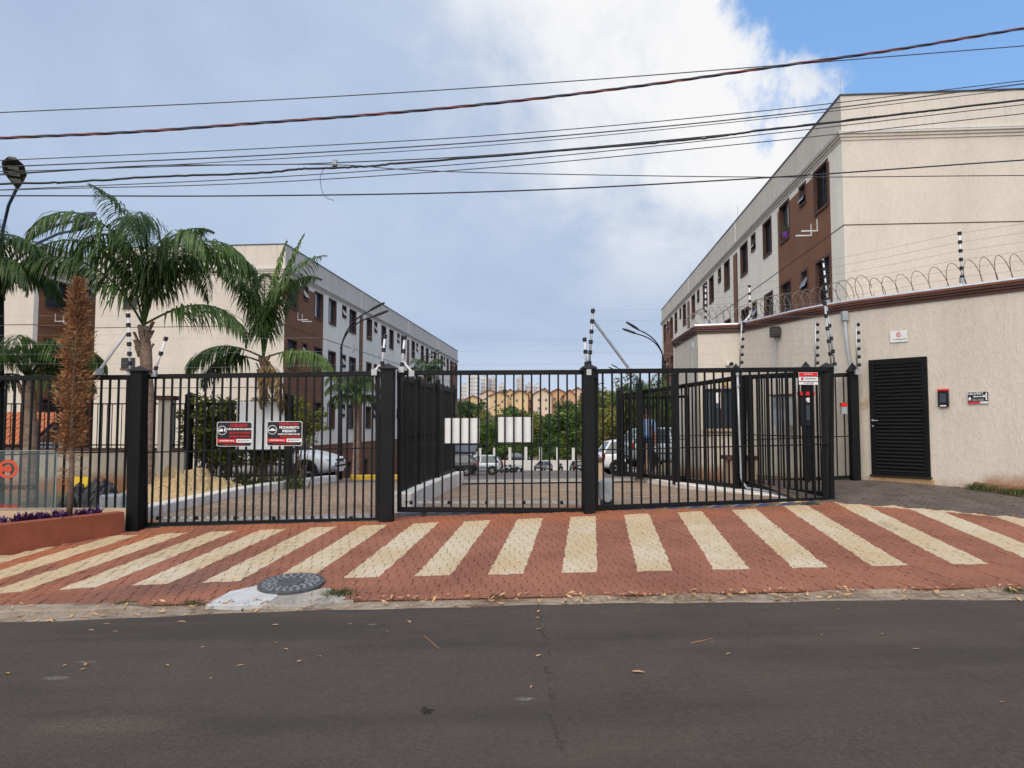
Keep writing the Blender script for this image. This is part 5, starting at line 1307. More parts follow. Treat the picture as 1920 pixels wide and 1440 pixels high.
def car(label, loc, rz, paint, L=3.95, Wd=1.66, H=1.45, hatch=True, group=None):
    """hatchback: +x is the front"""
    o = thing('parked_car', label, 'car', loc, rz, group); hw = Wd / 2; xf, xb = L / 2, -L / 2
    st = [(xb, .42, .80, .80), (xb + .06, .30, .92, .90), (xb + .35, .24, .96, .97), (-.9, .20, .95, 1), (0, .20, .93, 1), (xf - 1.15, .20, .92, 1), (xf - .75, .20, .87, .98), (xf - .30, .24, .77, .93), (xf - .08, .30, .66, .84), (xf, .38, .56, .74)]
    vs = []; mb = MB()
    for x, zb, zt, k in st:
        w = hw * k; zm = zb + (zt - zb) * .55
        half = [(0, zb), (w * .80, zb), (w * .97, zb + .10), (w, zm), (w * .96, zt - .07), (w * .86, zt - .005), (w * .45, zt + .02)]
        ringp = half + [(0, zt + .03)] + [(-y, z) for y, z in half[:0:-1]]
        vs += [(x, y, z) for y, z in ringp]
    n = 14; fs = [(i * n + j, i * n + (j + 1) % n, (i + 1) * n + (j + 1) % n, (i + 1) * n + j) for i in range(len(st) - 1) for j in range(n)] + [tuple(range(n)), tuple((len(st) - 1) * n + n - 1 - k for k in range(n))]
    mb.add(vs, fs); bo = mb.build('body', paint, o, smooth=True); sb = bo.modifiers.new('s', 'SUBSURF'); sb.levels = sb.render_levels = 2
    # cabin
    xc, xr = xf - 1.05, xb + .10
    b0 = [(xr, hw * .82, .93), (xr + .25, hw * .90, .95), (xc - .15, hw * .90, .92), (xc, hw * .80, .90)]
    r0 = [(xr + .32, hw * .62, H - .06), (xr + .55, hw * .70, H - .015), (xc - .95, hw * .70, H), (xc - .72, hw * .62, H - .05)]
    def shell(off, z0, z1, mm, nm, top):
        mb = MB(); lo = []; hi = []
        for (x, y, z), (X, Yy, Z) in zip(b0, r0):
            f = lambda k: (x + (X - x) * k, y + (Yy - y) * k + off, z + (Z - z) * k)
            lo.append(f(z0)); hi.append(f(z1))
        loop = lambda a: a + [(x, -y, z) for x, y, z in a[::-1]]
        A, B = loop(lo), loop(hi); m_ = len(A); mb.add(A + B, [(i, (i + 1) % m_, m_ + (i + 1) % m_, m_ + i) for i in range(m_)] + ([tuple(range(m_, 2 * m_))] if top else []))
        return mb.build(nm, mm, o, smooth=False)
    shell(0, -.05, 1, M['carglass'], 'window', True)
    mb = MB(); lp = [(x, y, z) for x, y, z in r0]; lp2 = lp + [(x, -y, z) for x, y, z in lp[::-1]]; m_ = len(lp2)
    cen = [(x * .97, y * .7, z + .035) for x, y, z in lp2]
    mb.add([(x, y * 1.03, z - .03) for x, y, z in lp2] + [(x, y * 1.02, z + .012) for x, y, z in lp2] + cen, [(i, (i + 1) % m_, m_ + (i + 1) % m_, m_ + i) for i in range(m_)] + [(m_ + i, m_ + (i + 1) % m_, 2 * m_ + (i + 1) % m_, 2 * m_ + i) for i in range(m_)] + [tuple(range(2 * m_, 3 * m_))])
    mb.build('roof', paint, o, smooth=False)
    for s_ in (-1, 1):
        mb = MB()
        for p, q in zip(b0, r0):
            if p is b0[1]: continue
            mb.bar((p[0], s_ * (p[1] + .005), p[2] - .02), (q[0], s_ * (q[1] + .005), q[2]), .05, .07, (1, 0, 0))
        xm = (xr + xc) / 2 + .1; mb.bar((xm, s_ * (hw * .905), .93), (xm - .06, s_ * (hw * .705), H - .02), .02, .08, (1, 0, 0))
        mb.build('pillar', paint, o)
        MB().box(-.02, .14, -.06, .06, 0, .12, Matrix.Translation((xc - .35, s_ * (hw + .06), .92))).build('mirror', paint, o, bevel=.02)
        for x in (xf - .76, xb + .68):
            MB().lathe([(.37, -.06), (.37, .012)], 26, (x, s_ * (hw - .02), .31), 'y').build('wheel_arch', M['rubber'], o)
            wheel_parts(o, x, s_ * (hw - .06), .31, .20, s_)
        MB().box(-.14, .10, -.13, .06, 0, .13, Matrix.Translation((xf - .20, s_ * hw * .68, .57))).build('headlight', M['headlight'], o, bevel=.03)
        MB().box(-.03, .10, -.10, .05, 0, .26, Matrix.Translation((xb + .06, s_ * hw * .80, .66))).build('taillight', M['taillight'], o, bevel=.02)
        MB().box(xb + .9, xf - 1.0, -.012, .012, .52, .56, Matrix.Translation((0, s_ * (hw + .002), 0))).build('side_trim', M['rubber'], o)
        MB().box(-.10, .06, -.012, .02, .76, .79, Matrix.Translation((-.12, s_ * (hw + .0), 0))).build('door_handle', M['rubber'], o)
    MB().box(xf - .08, xf + .015, -hw * .55, hw * .55, .44, .49).build('bumper_strip', M['rubber'], o); MB().box(xf - .1, xf + .012, -hw * .34, hw * .34, .58, .66).build('grille', M['dark'], o, bevel=.01)
    MB().box(xf - .02, xf + .03, -.22, .22, .30, .41).build('number_plate', M['white'], o); MB().box(xb - .02, xb + .02, -.22, .22, .60, .71).build('number_plate', M['white'], o)
    MB().box(xb - .03, xb + .1, -hw * .78, hw * .78, .40, .46).build('rear_bumper_strip', M['rubber'], o)
    return o
def onyard(px, Y, dx=0): p = P(px, 890, Y); return Vector((p.x + dx, Y, GT(p.x + dx, Y)))
car('white hatchback parked nose out behind the inner fence', onyard(515, 21.0), R(-4), M['carwhite'])
car('white hatchback with red tail lamp parked beyond the gate motor', onyard(1122, 31.0, 1.95) + Vector((0, 0, .1)), R(4), M['carwhite'])
car('black hatchback parked behind the median fence', onyard(893, 50.0, -1.9) + Vector((0, 0, .05)), R(180), M['carblack'])
car('pale silver hatchback parked just beyond the black one', onyard(940, 56.0, -2.0) + Vector((0, 0, .1)), R(180), M['carsilver'])
car('dark car mostly hidden behind the silver hatchback', onyard(944, 64.0, -2.0) + Vector((0, 0, .2)), R(180), M['carblack'])
car('grey car seen from behind at the foot of the pillared wall', onyard(1018, 108.0), R(112), M['cargrey'], L=3.9)
car('black car seen from behind beside the far end of the pillared wall', onyard(1082, 104.0), R(95), M['carblack'])
car('dark blue car parked beyond the pillared white wall', onyard(972, 119.0) + Vector((0, 0, 1.4)), R(0), mat('car_paint_blue', (.05, .06, .09), .25, .05, 2))
car('grey car behind the right drive fence near the motorcycle', onyard(1235, 27, .6) + Vector((0, 0, .15)), R(8), M['carsilver'])
def motorcycle(label, loc, rz, colr, sc=1.0):
    o = thing('motorcycle', label, 'motorcycle', loc, rz); o.scale = (sc, sc, sc)
    for x in (-.62, .62):
        MB().lathe([(.22, -.05), (.29, -.045), (.30, 0), (.29, .045), (.22, .05)], 20, (x, 0, .30), 'y').build('wheel', M['tyre'], o); MB().lathe([(.05, -.06), (.05, .06)], 10, (x, 0, .3), 'y').build('hub', M['rim'], o)
    MB().tube([(-.62, .08, .3), (-.1, .08, .35), (.3, .05, .75)], .03, 6).tube([(-.62, -.08, .3), (-.1, -.08, .35), (.3, -.05, .75)], .03, 6).build('frame', M['alu'], o)
    MB().tube([(.62, .09, .3), (.42, .07, .95)], .025, 6).tube([(.62, -.09, .3), (.42, -.07, .95)], .025, 6).build('fork', M['rim'], o)
    MB().lathe([(.03, -.18), (.11, -.13), (.14, 0), (.12, .15), (.04, .22)], 12, (.15, 0, .82), 'x').build('tank', colr, o, smooth=True)
    MB().box(-.62, .0, -.11, .11, .74, .82).build('seat', M['rubber'], o, bevel=.03); MB().box(-.15, .22, -.12, .12, .35, .62).build('engine', M['alu'], o, bevel=.03)
    MB().tube([(.38, -.34, 1.02), (.44, -.1, .98), (.44, .1, .98), (.38, .34, 1.02)], .016, 6).build('handlebar', M['alu'], o); MB().lathe([(.02, -.06), (.09, 0), (.09, .04)], 12, (.5, 0, .85), 'x').build('headlamp', M['headlight'], o)
    MB().box(-.78, -.45, -.06, .06, .6, .64).build('mudguard', colr, o)
motorcycle('dark motorcycle parked between the far cars and the pillared wall', onyard(950, 84), R(200), M['carblack'])
motorcycle('second dark motorcycle standing beside the white one', onyard(959, 86), R(215), M['carblack'])
motorcycle('white scooter like motorcycle parked in front of the pillared wall', onyard(972, 88), R(230), M['carwhite'])
motorcycle('lone dark motorcycle between the grey and the black far cars', onyard(1052, 105), R(100), M['carblack'], 1.15)
motorcycle('motorcycle with orange tank parked beside the guardhouse corner', onyard(1276, 20.5) + Vector((0, 0, .22)), R(70), mat('orange_tank', (.55, .24, .03), .3, .1, 5))

# ================================================================== far wall, carport, trees, far houses
wy = 113.5
fwl = thing('pillared_wall', 'long white boundary wall with square pillars at the end of the yard', 'wall', (0, wy, 0))
zb, zt, zp = P(1000, 884, wy).z - .6, P(1000, 863, wy).z, P(1000, 838, wy).z
MB().box(P(835, 860, wy).x, P(1250, 860, wy).x, 0, .3, zb, zt).build('wall_body', M['farwall'], fwl)
for px in (900, 927, 956, 986, 1013.5, 1045.6, 1075, 1104, 1133, 1162, 1190, 1220):
    X = P(px, 860, wy).x; MB().box(X - .22, X + .22, -.06, .36, zb, zp - .02 * abs(px - 1000) / 10).build('pillar', M['farwall'], fwl)
MB().box(P(872, 850, 98).x, P(899, 850, 98).x, -14, -13.6, zb, P(880, 848, 98).z).build('pier_wall', M['farwall'], fwl)
q0 = onyard(868, 60)
cp_ = thing('carport', 'black shade canopy of the carport above the far parked cars', 'carport', (q0.x - 3.0, 60, q0.z))
zc = P(868, 838, 60).z - q0.z
MB().add([(-5, -2, zc - .1), (4.1, -2, zc - .35), (4.1, 3, zc + .1), (-5, 3, zc + .3), (-5, -2, zc - .7), (4.1, -2, zc - .5), (4.1, 3, zc - .1), (-5, 3, zc + .1)], [(0, 1, 2, 3), (7, 6, 5, 4), (0, 4, 5, 1), (1, 5, 6, 2), (2, 6, 7, 3), (3, 7, 4, 0)]).build('canopy', M['tarp'], cp_)
for x in (-4.8, 3.9):
    for y_ in (-1.8, 2.8): MB().bar((x, y_, -1.2), (x, y_, zc - .3), .1, .1, (1, 0, 0)).build('support_post', M['alu'], cp_)
def tree_meshes(seed, r, h, n, size, m):
    rnd = random.Random(seed); lf = MB(); tk = MB(); lob = []
    for i in range(13):
        a = rnd.uniform(0, 6.28); k = rnd.random() ** .5; lob.append((Vector((math.cos(a) * r * .72 * k, math.sin(a) * r * .72 * k, h * (.38 + .52 * rnd.random() * (1 - .35 * k)))), r * rnd.uniform(.28, .48)))
    for c, rr in lob:
        for j in range(5): leafclump(lf, c + Vector((rnd.gauss(0, rr * .45), rnd.gauss(0, rr * .45), rnd.gauss(0, rr * .35))), (rr * .62, rr * .62, rr * .5), n // 65, size, rnd)
    tk.tube([(0, 0, -.4), (.1, 0, h * .2), (0, .1, h * .4)], [r * .07, r * .055, r * .045], 8)
    for c, rr in lob: tk.tube([(0, .05, h * .26), Vector((0, 0, h * .3)).lerp(c, .5) + Vector((0, 0, .2)), c], [r * .035, r * .022, r * .008], 5)
    return lf.mesh('crown', m), tk.mesh('trunk', M['bark'])
TM = [tree_meshes(k, 5.0, 11.0, 6500, .52, M[mm]) for k, mm in ((41, 'tree1'), (42, 'tree2'), (43, 'tree3'), (44, 'tree1'))]
def tree(label, loc, k, sc, rz, group=None, sz=1.0, loz=0):
    o = thing('broadleaf_tree', label, 'tree', loc, rz, group); o.scale = (sc, sc, sc * sz)
    stuff(link('crown', TM[k][0], o)); link('trunk', TM[k][1], o); return o
rnd = random.Random(77)
specs = [(862, 128, 770, 1), (880, 138, 768, 1), (902, 124, 772, 0), (925, 142, 766, 1), (948, 130, 760, 2), (972, 140, 756, 3), (998, 128, 774, 1), (1020, 144, 768, 3), (1040, 127, 776, 0), (1058, 140, 766, 1), (1078, 126, 750, 0), (1100, 124, 728, 2), (1125, 122, 718, 0), (1150, 128, 716, 1), (1178, 120, 724, 3), (1205, 124, 716, 0), (1232, 118, 712, 2), (1258, 126, 716, 1), (892, 122, 812, 2), (940, 121, 816, 0), (985, 122, 806, 3), (1030, 121, 810, 2), (1068, 121, 800, 0), (1110, 119, 785, 2), (1150, 117, 790, 0), (1190, 117, 800, 3)]
for px, Y, pt, k in specs:
    b0 = P(px, 890, Y); b0.z = GT(b0.x, Y) - .5; ht = P(px, pt, Y).z - b0.z
    nm = ('bright green', 'olive yellow', 'dark green', 'bright green')[k]; tree(nm + ' leafy tree in the belt beyond the pillared wall', b0, k, ht / 10.6, rnd.uniform(0, 6), nm + ' trees beyond the pillared wall')
for px, Y, pt, k, lb in ((1140, 60, 705, 1, 'thin autumn tinted tree showing right of the braced gate post'), (1285, 44, 712, 0, 'green tree between the right block and the drive fence'), (1262, 36, 740, 3, 'leafy young tree beside the right block wall')):
    b0 = P(px, 890, Y); b0.z = GT(b0.x, Y); ht = P(px, pt, Y).z - b0.z; tree(lb, b0, k, ht / 10.6 * .8, rnd.uniform(0, 6), sz=1.25)
for px, Y, pt, k in ((868, 205, 742, 2), (885, 210, 740, 2), (950, 330, 728, 2), (958, 335, 724, 2), (918, 330, 731, 2), (1010, 330, 730, 2), (975, 340, 727, 2), (1115, 230, 745, 1)):
    b0 = P(px, 800, Y); b0.z = GT(b0.x, Y) - 2; ht = P(px, pt, Y).z - b0.z; tree('dark tree standing among the far hillside houses', b0, k, max(.6, ht / 10.6), rnd.uniform(0, 6), 'trees among the far houses')
wm_ = MB().box(-.36, .36, -.06, .0, -.42, .42).mesh('window', M['farwin'])
# orange gabled houses on the far hillside
houses = [(874, 900, 748, 742, 236, 'yellowB'), (902, 934, 738, 731, 262, 'paleB'), (918, 952, 742, 735, 240, 'yellowB'), (948, 966, 737, 730, 258, 'yellowB'), (960, 990, 740, 732, 238, 'yellowB'), (986, 1001, 741, 734, 246, 'orangeB'), (1000, 1034, 739, 730, 236, 'paleB'), (1012, 1030, 735, 728, 262, 'paleB'), (1030, 1062, 737, 729, 242, 'orangeB'), (1058, 1078, 740, 731, 236, 'orangeB'), (1070, 1096, 734, 727, 256, 'paleB'), (1094, 1126, 736, 728, 248, 'orangeB')]
for i, (x0, x1, ye, yp, Y, mm) in enumerate(houses):
    A, B = P(x0, ye, Y), P(x1, ye, Y); ze, zp = A.z, P(x0, yp, Y).z; w = (B.x - A.x); g = min(GT(A.x, Y), GT(B.x, Y + 14)) - 4
    tone = {'yellowB': 'yellow', 'paleB': 'pale peach', 'orangeB': 'orange'}[mm]
    o = thing('apartment_house', tone + ' gabled apartment house with red tile roof on the far hillside', 'house', (A.x, Y, g), group=tone + ' houses on the far hillside')
    h = ze - g; hp = zp - g
    MB().add([(0, 0, 0), (w, 0, 0), (w, 0, h), (w / 2, 0, hp), (0, 0, h), (0, 14, 0), (w, 14, 0), (w, 14, h), (w / 2, 14, hp), (0, 14, h)], [(0, 1, 2, 3, 4), (9, 8, 7, 6, 5), (1, 6, 7, 2), (0, 4, 9, 5)]).build('wall', M[mm], o)
    e = .5; k = (hp - h) / (w / 2)
    MB().add([(-e, -.6, h - e * k), (w / 2, -.6, hp), (w / 2, 14.5, hp), (-e, 14.5, h - e * k), (w + e, -.6, h - e * k), (w + e, 14.5, h - e * k), (-e, -.6, h - e * k + .3), (w / 2, -.6, hp + .3), (w / 2, 14.5, hp + .3), (-e, 14.5, h - e * k + .3), (w + e, -.6, h - e * k + .3), (w + e, 14.5, h - e * k + .3)],
             [(6, 7, 8, 9), (7, 10, 11, 8), (0, 1, 7, 6), (1, 4, 10, 7), (0, 6, 9, 3), (4, 5, 11, 10), (0, 3, 2, 1), (1, 2, 5, 4)]).build('roof', M['roofB'], o)
    for f in ((.3, .7) if w > 4.5 else (.5,)):
        for lv in range(3): link('window', wm_, o, (w * f, -.005, h - 2.0 - lv * 2.8))
# pale tower blocks on the skyline
for i, (x0, x1, yt, Y, mm, nc, lb) in enumerate(((862, 876, 722, 640, 'towerB', 2, 'pale tower block half hidden at the end of the long left block'), (876, 898, 704, 600, 'towerB', 4, 'tall pale tower block with grey stripe on the skyline'), (901, 916, 707, 620, 'towerB', 3, 'pale tower block beside the tall striped one'), (917, 930, 709, 626, 'towerG', 2, 'narrow greyer tower block on the skyline'), (934, 948, 721, 660, 'towerB', 2, 'low pale tower block in the gap of the skyline'), (968, 983, 709, 640, 'towerG', 2, 'brownish square tower block standing alone on the skyline'), (985, 1002, 721, 650, 'towerB', 3, 'low wide pale tower block right of the brownish tower'), (1003, 1014, 722, 655, 'towerB', 2, 'small pale tower block at the right end of the skyline'))):
    A, B = P(x0, yt, Y), P(x1, yt, Y); g = GT(A.x, Y) - 6; w = B.x - A.x; h = A.z - g
    o = thing('tower_block', lb, 'tower', (A.x, Y, g)); MB().box(0, w, 0, 14, 0, h).build('wall', M[mm], o); MB().box(w * .3, w * .7, 3, 9, h, h + 2.2).build('lift_house', M['towerG'], o)
    if mm == 'towerB': MB().box(w * .40, w * .48, -.25, 0, 0, h - 1).build('grey_stripe', M['towerG'], o)
    for c in range(nc):
        for lv in range(int((h - 4) / 3.2)):
            if h - 3 - lv * 3.2 < 8: break
            k_ = link('window', wm_, o, (w * (c + .5) / nc * .92 + .3, -.03, h - 2.6 - lv * 3.2)); k_.scale = (1.3, 1, 1.2)

# ================================================================== street lamps
def lamp_head(o, p, d, sc=1.0):
    d = d.normalized(); a = d.cross(Vector((0, 0, 1))).normalized(); u = a.cross(d)
    vs = []; prof = [(0, .03, .03), (.10, .07, .05), (.30, .13, .05), (.52, .12, .04), (.64, .05, .02)]
    for s_, w, h in prof:
        for i, j in ((-1, 0), (-.7, 1), (.7, 1), (1, 0), (.7, -.6), (-.7, -.6)): vs.append(p + (d * s_ + a * (w * i) + u * (h * j)) * sc)
    n = 6; MB().add(vs, [(i * n + j, i * n + (j + 1) % n, (i + 1) * n + (j + 1) % n, (i + 1) * n + j) for i in range(len(prof) - 1) for j in range(n)] + [tuple(range(n)), tuple(4 * n + 5 - k for k in range(n))]).build('lamp_head', M['alu'], o)
    mb = MB()
    for f in (.2, .34, .48):
        c = p + (d * f - u * .034) * sc; a_, d_ = a * sc, d * sc; mb.add([c - a_ * .06 - d_ * .04, c + a_ * .06 - d_ * .04, c + a_ * .06 + d_ * .04, c - a_ * .06 + d_ * .04, ], [(0, 1, 2, 3)])
    mb.build('led_window', M['headlight'], o)
def street_lamp(label, Y, pole_px, py_split, heads, bow=.5):
    b0 = P(pole_px, 890, Y); b0.z = GT(b0.x, Y) - .05; sp = P(pole_px + 2, py_split, Y)
    o = thing('street_lamp', label, 'street lamp', b0)
    MB().tube([(0, 0, 0), (0, 0, 1.0), sp - b0], [.075, .06, .045], 10).build('pole', M['black'], o, smooth=True)
    for hx, hy, Yh, tx, ty in heads:
        h = P(hx, hy, Yh) - b0; s_ = sp - b0; e = P(tx, ty, Yh) - b0
        c = Vector((s_.x + (h.x - s_.x) * .18, s_.y + (h.y - s_.y) * .18, s_.z + (h.z - s_.z) * .72)); pts = []
        for i in range(13):
            f = i / 12; pts.append(s_ * (1 - f) ** 2 + c * 2 * f * (1 - f) + h * f * f)
        MB().tube(pts, .026, 8).build('arm', M['black'], o, smooth=True)
        lamp_head(o, pts[-1], e - h)
    return o
street_lamp('double armed street lamp in front of the long left block', 26, 638, 650, ((693, 583, 26, 717, 570), (700, 594, 27.2, 725, 584)))
street_lamp('double armed street lamp far along the long left block', 47, 771, 697, ((808, 664, 47, 819, 658), (812, 668, 48, 822, 663)))
street_lamp('double armed street lamp beside the right block', 29, 1241, 668, ((1198, 619, 29, 1174, 604), (1193, 626, 30, 1168, 617)))
street_lamp('double armed street lamp far away beyond the drive fence', 62, 1182, 712, ((1158, 690, 62, 1144, 682), (1153, 694, 63, 1138, 687)))
street_lamp('double armed street lamp against the tree belt beyond the blank plate', 72, 888, 800, ((902, 752, 72, 911, 747), (929, 762, 73, 940, 757)))
# the near tall lamp, seen from below
b0 = P(2, 890, 13.6); b0.z = GT(b0.x, 13.6)
o = thing('street_lamp', 'tall street lamp with dark oval heads rising above the leftmost palms', 'street lamp', b0)
sp = P(2, 500, 13.6) - b0; MB().tube([(0, 0, 0), sp], [.08, .05], 10).build('pole', M['black'], o)
for pts in ([P(3, 500, 13.6), P(5, 432, 13.5), P(16, 385, 13.2), P(33, 350, 12.6)], [P(3, 505, 13.6), P(36, 463, 13.8), P(69, 440, 14.2), P(110, 421, 14.8), P(140, 415, 15.4)], [P(3, 510, 13.6), P(48, 474, 14), P(66, 458, 14.3), P(110, 438, 14.9), P(140, 432, 15.5)]):
    MB().tube([p - b0 for p in pts], .028, 8).build('arm', M['cblue'], o, smooth=True)
    lamp_head(o, pts[-1] - b0, ((pts[-1] - pts[-2]).normalized() + Vector((0, -.55 if pts[0].z > P(3, 501, 13.6).z else .2, .25))), 1.35)

# ================================================================== overhead lines
def cable(name, label, pts, Y, r, m='wire', cat='cable', wob=0.0, dY=0.0, seed=0):
    """smooth line through the given image points at a depth above the footway, carried past the frame"""
    p3 = [P(x, y, Y + dY * (x - 960) / 960) for x, y in pts]
    A = p3[0] + (p3[0] - p3[1]).normalized() * 7; B = p3[-1] + (p3[-1] - p3[-2]).normalized() * 7
    cp = [A] + p3 + [B]; out = []; rnd = random.Random(seed)
    for i in range(len(cp) - 1):
        a0, a1, a2, a3 = cp[max(0, i - 1)], cp[i], cp[i + 1], cp[min(len(cp) - 1, i + 2)]
        for k in range(12):
            t_ = k / 12; out.append(.5 * ((2 * a1) + (a2 - a0) * t_ + (2 * a0 - 5 * a1 + 4 * a2 - a3) * t_ ** 2 + (3 * a1 - a0 - 3 * a2 + a3) * t_ ** 3) + Vector((0, 0, wob * rnd.gauss(0, 1))))
    out.append(B)
    o = thing(name, label, cat, out[0])
    if m == 'twist':
        for k, mm in enumerate(('cred', 'cblue', 'wire2')):
            pp = []
            for i in range(len(out) - 1):
                for j in range(8):
                    c = out[i].lerp(out[i + 1], j / 8); L = (c - out[0]).length; th = L * 2 * math.pi / .95 + k * 2.094
                    pp.append(c - o.location + Vector((0, math.cos(th), math.sin(th))) * r * 1.05)
            MB().tube(pp, r, 6).build('conductor', M[mm], o, smooth=True)
    else: MB().tube([p - o.location for p in out], r, 6).build('line', M[m], o, smooth=True)
    return o
cable('power_line', 'thin grey wire highest above the street', [(0, 211), (480, 189), (960, 160), (1440, 124), (1920, 86)], 9.6, .007, 'wire2')
cable('power_line', 'thick twisted red and blue cable across the sky', [(0, 259), (240, 248), (480, 231), (720, 213), (960, 190), (1200, 161), (1440, 127), (1680, 93), (1920, 53)], 9.0, .010, 'twist')
cable('phone_line', 'thin wire just below the twisted cable', [(0, 301), (480, 279), (960, 251), (1440, 207), (1920, 151)], 9.3, .006, 'wire2')
cable('phone_line', 'pair line second below the twisted cable', [(0, 313), (480, 292), (960, 262), (1440, 217), (1920, 157)], 9.3, .008, 'wire2')
cable('phone_line', 'thin wire running close under the pair line', [(0, 326), (480, 300), (960, 269), (1440, 222), (1920, 166)], 9.4, .005, 'wire2')
cable('phone_line', 'dark wire on which the small splice box hangs', [(0, 328), (270, 311), (480, 309), (630, 305), (960, 288), (1440, 244), (1920, 187)], 9.25, .007, 'wire')
cable('phone_line', 'thick lashed black phone cable with splice', [(0, 345), (120, 342), (300, 331), (480, 325), (560, 317), (620, 315), (700, 311), (750, 306), (960, 290), (1200, 270), (1330, 258), (1440, 243), (1680, 215), (1920, 187)], 9.2, .014, 'wire', wob=.003)
cable('phone_line', 'thin wire hanging just under the lashed cable', [(0, 356), (480, 334), (960, 300), (1440, 251), (1920, 196)], 9.35, .006, 'wire2')
cable('phone_line', 'lower thin wire below the lashed cable', [(0, 356.5), (480, 343), (960, 311), (1440, 265), (1920, 213)], 9.15, .006, 'wire2')
cable('phone_line', 'thin wire that crosses the others downward from the splice box', [(0, 322), (400, 310), (630, 309), (760, 318), (960, 325), (1440, 332), (1920, 329)], 9.1, .006, 'wire2')
cable('phone_line', 'lowest single dark wire above the palms', [(0, 367), (480, 367), (960, 358), (1440, 333), (1920, 300)], 8.9, .009, 'wire')
sp = P(628, 306, 9.25)
o = thing('splice_box', 'small grey splice box hanging on the phone wires', 'box', sp); MB().box(-.03, .03, -.025, .025, -.045, .045).build('case', M['conduit'], o, bevel=.006); MB().lathe([(.02, -.06), (.03, -.045)], 10).build('gland', M['wire'], o)
q = [P(625, 311, 9.2), P(606, 318, 9.2), P(600, 332, 9.2), P(602, 352, 9.2), P(606, 364, 9.2), P(614, 372, 9.2), P(626, 376, 9.2)]
o = tag(MB().tube(q, .004, 5).build('loose_wire', M['wire2']), 'loose wire end curling down below the splice box', 'cable')

# ================================================================== people
def person(label, loc, rz, shirt, legs, arm_up=False, h=1.72):
    o = thing('person', label, 'person', loc, rz); k = h / 1.72
    J = {'pel': (0, 0, .95), 'spn': (0, 0, 1.18), 'chs': (0, -.01, 1.36), 'nek': (0, 0, 1.48), 'hed': (0, -.02, 1.60), 'top': (0, -.01, 1.70),
         'sl': (.19, 0, 1.41), 'el': (.25, .03, 1.13), 'wl': (.24, -.10, .90), 'hl': (.23, -.14, .81), 'sr': (-.19, 0, 1.41), 'er': (-.25, .03, 1.13), 'wr': (-.22, -.14, .94), 'hr': (-.19, -.20, .87),
         'tl': (.10, 0, .90), 'kl': (.11, -.02, .50), 'al': (.11, .02, .09), 'fl': (.12, -.13, .04), 'tr': (-.10, 0, .90), 'kr': (-.11, -.01, .50), 'ar': (-.11, .04, .09), 'fr': (-.12, -.11, .04)}
    if arm_up: J['er'] = (-.30, -.12, 1.20); J['wr'] = (-.16, -.28, 1.36); J['hr'] = (-.10, -.30, 1.42)
    RR = {'pel': .135, 'spn': .125, 'chs': .145, 'nek': .055, 'hed': .095, 'top': .07, 'sl': .07, 'sr': .07, 'el': .045, 'er': .045, 'wl': .032, 'wr': .032, 'hl': .035, 'hr': .035, 'tl': .09, 'tr': .09, 'kl': .06, 'kr': .06, 'al': .042, 'ar': .042, 'fl': .04, 'fr': .04}
    E = [('pel', 'spn'), ('spn', 'chs'), ('chs', 'nek'), ('nek', 'hed'), ('hed', 'top'), ('chs', 'sl'), ('sl', 'el'), ('el', 'wl'), ('wl', 'hl'), ('chs', 'sr'), ('sr', 'er'), ('er', 'wr'), ('wr', 'hr'), ('pel', 'tl'), ('tl', 'kl'), ('kl', 'al'), ('al', 'fl'), ('pel', 'tr'), ('tr', 'kr'), ('kr', 'ar'), ('ar', 'fr')]
    names = list(J); me = bpy.data.meshes.new('body'); me.from_pydata([tuple(c * k for c in J[n]) for n in names], [(names.index(a), names.index(b)) for a, b in E], [])
    bo = link('body', me, o); sk = bo.modifiers.new('skin', 'SKIN')
    for i, n in enumerate(names):
        v = me.skin_vertices[0].data[i]; v.radius = (RR[n] * k, RR[n] * k * (.75 if n in ('pel', 'spn', 'chs') else 1)); v.use_root = n == 'pel'
    bo.modifiers.new('sub', 'SUBSURF').render_levels = 2
    m, t, b = base_mat('figure_' + str(len(MATS))); z = t.xyz(objc(t))[2]; x = t.math('ABSOLUTE', t.xyz(objc(t))[0])
    c = t.mix(t.math('GREATER_THAN', z, .97 * k), c4(legs), c4(shirt)); c = t.mix(t.math('GREATER_THAN', z, 1.465 * k), c, (.24, .12, .075, 1))
    hand = t.math('MULTIPLY', t.math('GREATER_THAN', x, .165 * k), t.math('LESS_THAN', z, 1.14 * k)); hand = t.math('MULTIPLY', hand, t.math('GREATER_THAN', z, .6 * k)); c = t.mix(hand, c, (.24, .12, .075, 1)); c = t.mix(t.math('LESS_THAN', z, .075 * k), c, (.02, .02, .02, 1))
    t.put(b.inputs['Base Color'], c); b.inputs['Roughness'].default_value = .8; me.materials.append(m)
    MB().lathe([(.02, .125), (.07, .115), (.10, .07), (.105, .01), (.085, -.03)], 14, (0, .005 * k, 1.615 * k)).build('hair', M['hair'], o, smooth=True)
    for s_ in (-1, 1): MB().lathe([(.003, -.012), (.012, 0), (.003, .012)], 8, (s_ * .033 * k, -.108 * k, 1.615 * k), 'y').build('eye', M['hair'], o)
    MB().box(-.012, .012, -.135, -.10, 1.575, 1.605, Matrix.Scale(k, 4)).build('nose', M['skin'], o, bevel=.006)
    for hx, hy, hz in (J['hl'], J['hr']):
        mb = MB()
        for f in range(5):
            a = Vector((hx + (f - 2) * .014, hy, hz)) * k; mb.tube([a, a + Vector((0, -.02, -.05)), a + Vector((0, -.035, -.09 + abs(f - 1.5) * .01))], [.009, .008, .006], 6)
        mb.build('fingers', M['skin'], o)
    return o
b0 = P(1213, 890, 19.6); person('person in a pale blue shirt standing behind the right drive fence', (b0.x, 19.6, GT(b0.x, 19.6) + .12), R(-12), (.22, .34, .62), (.03, .05, .13))
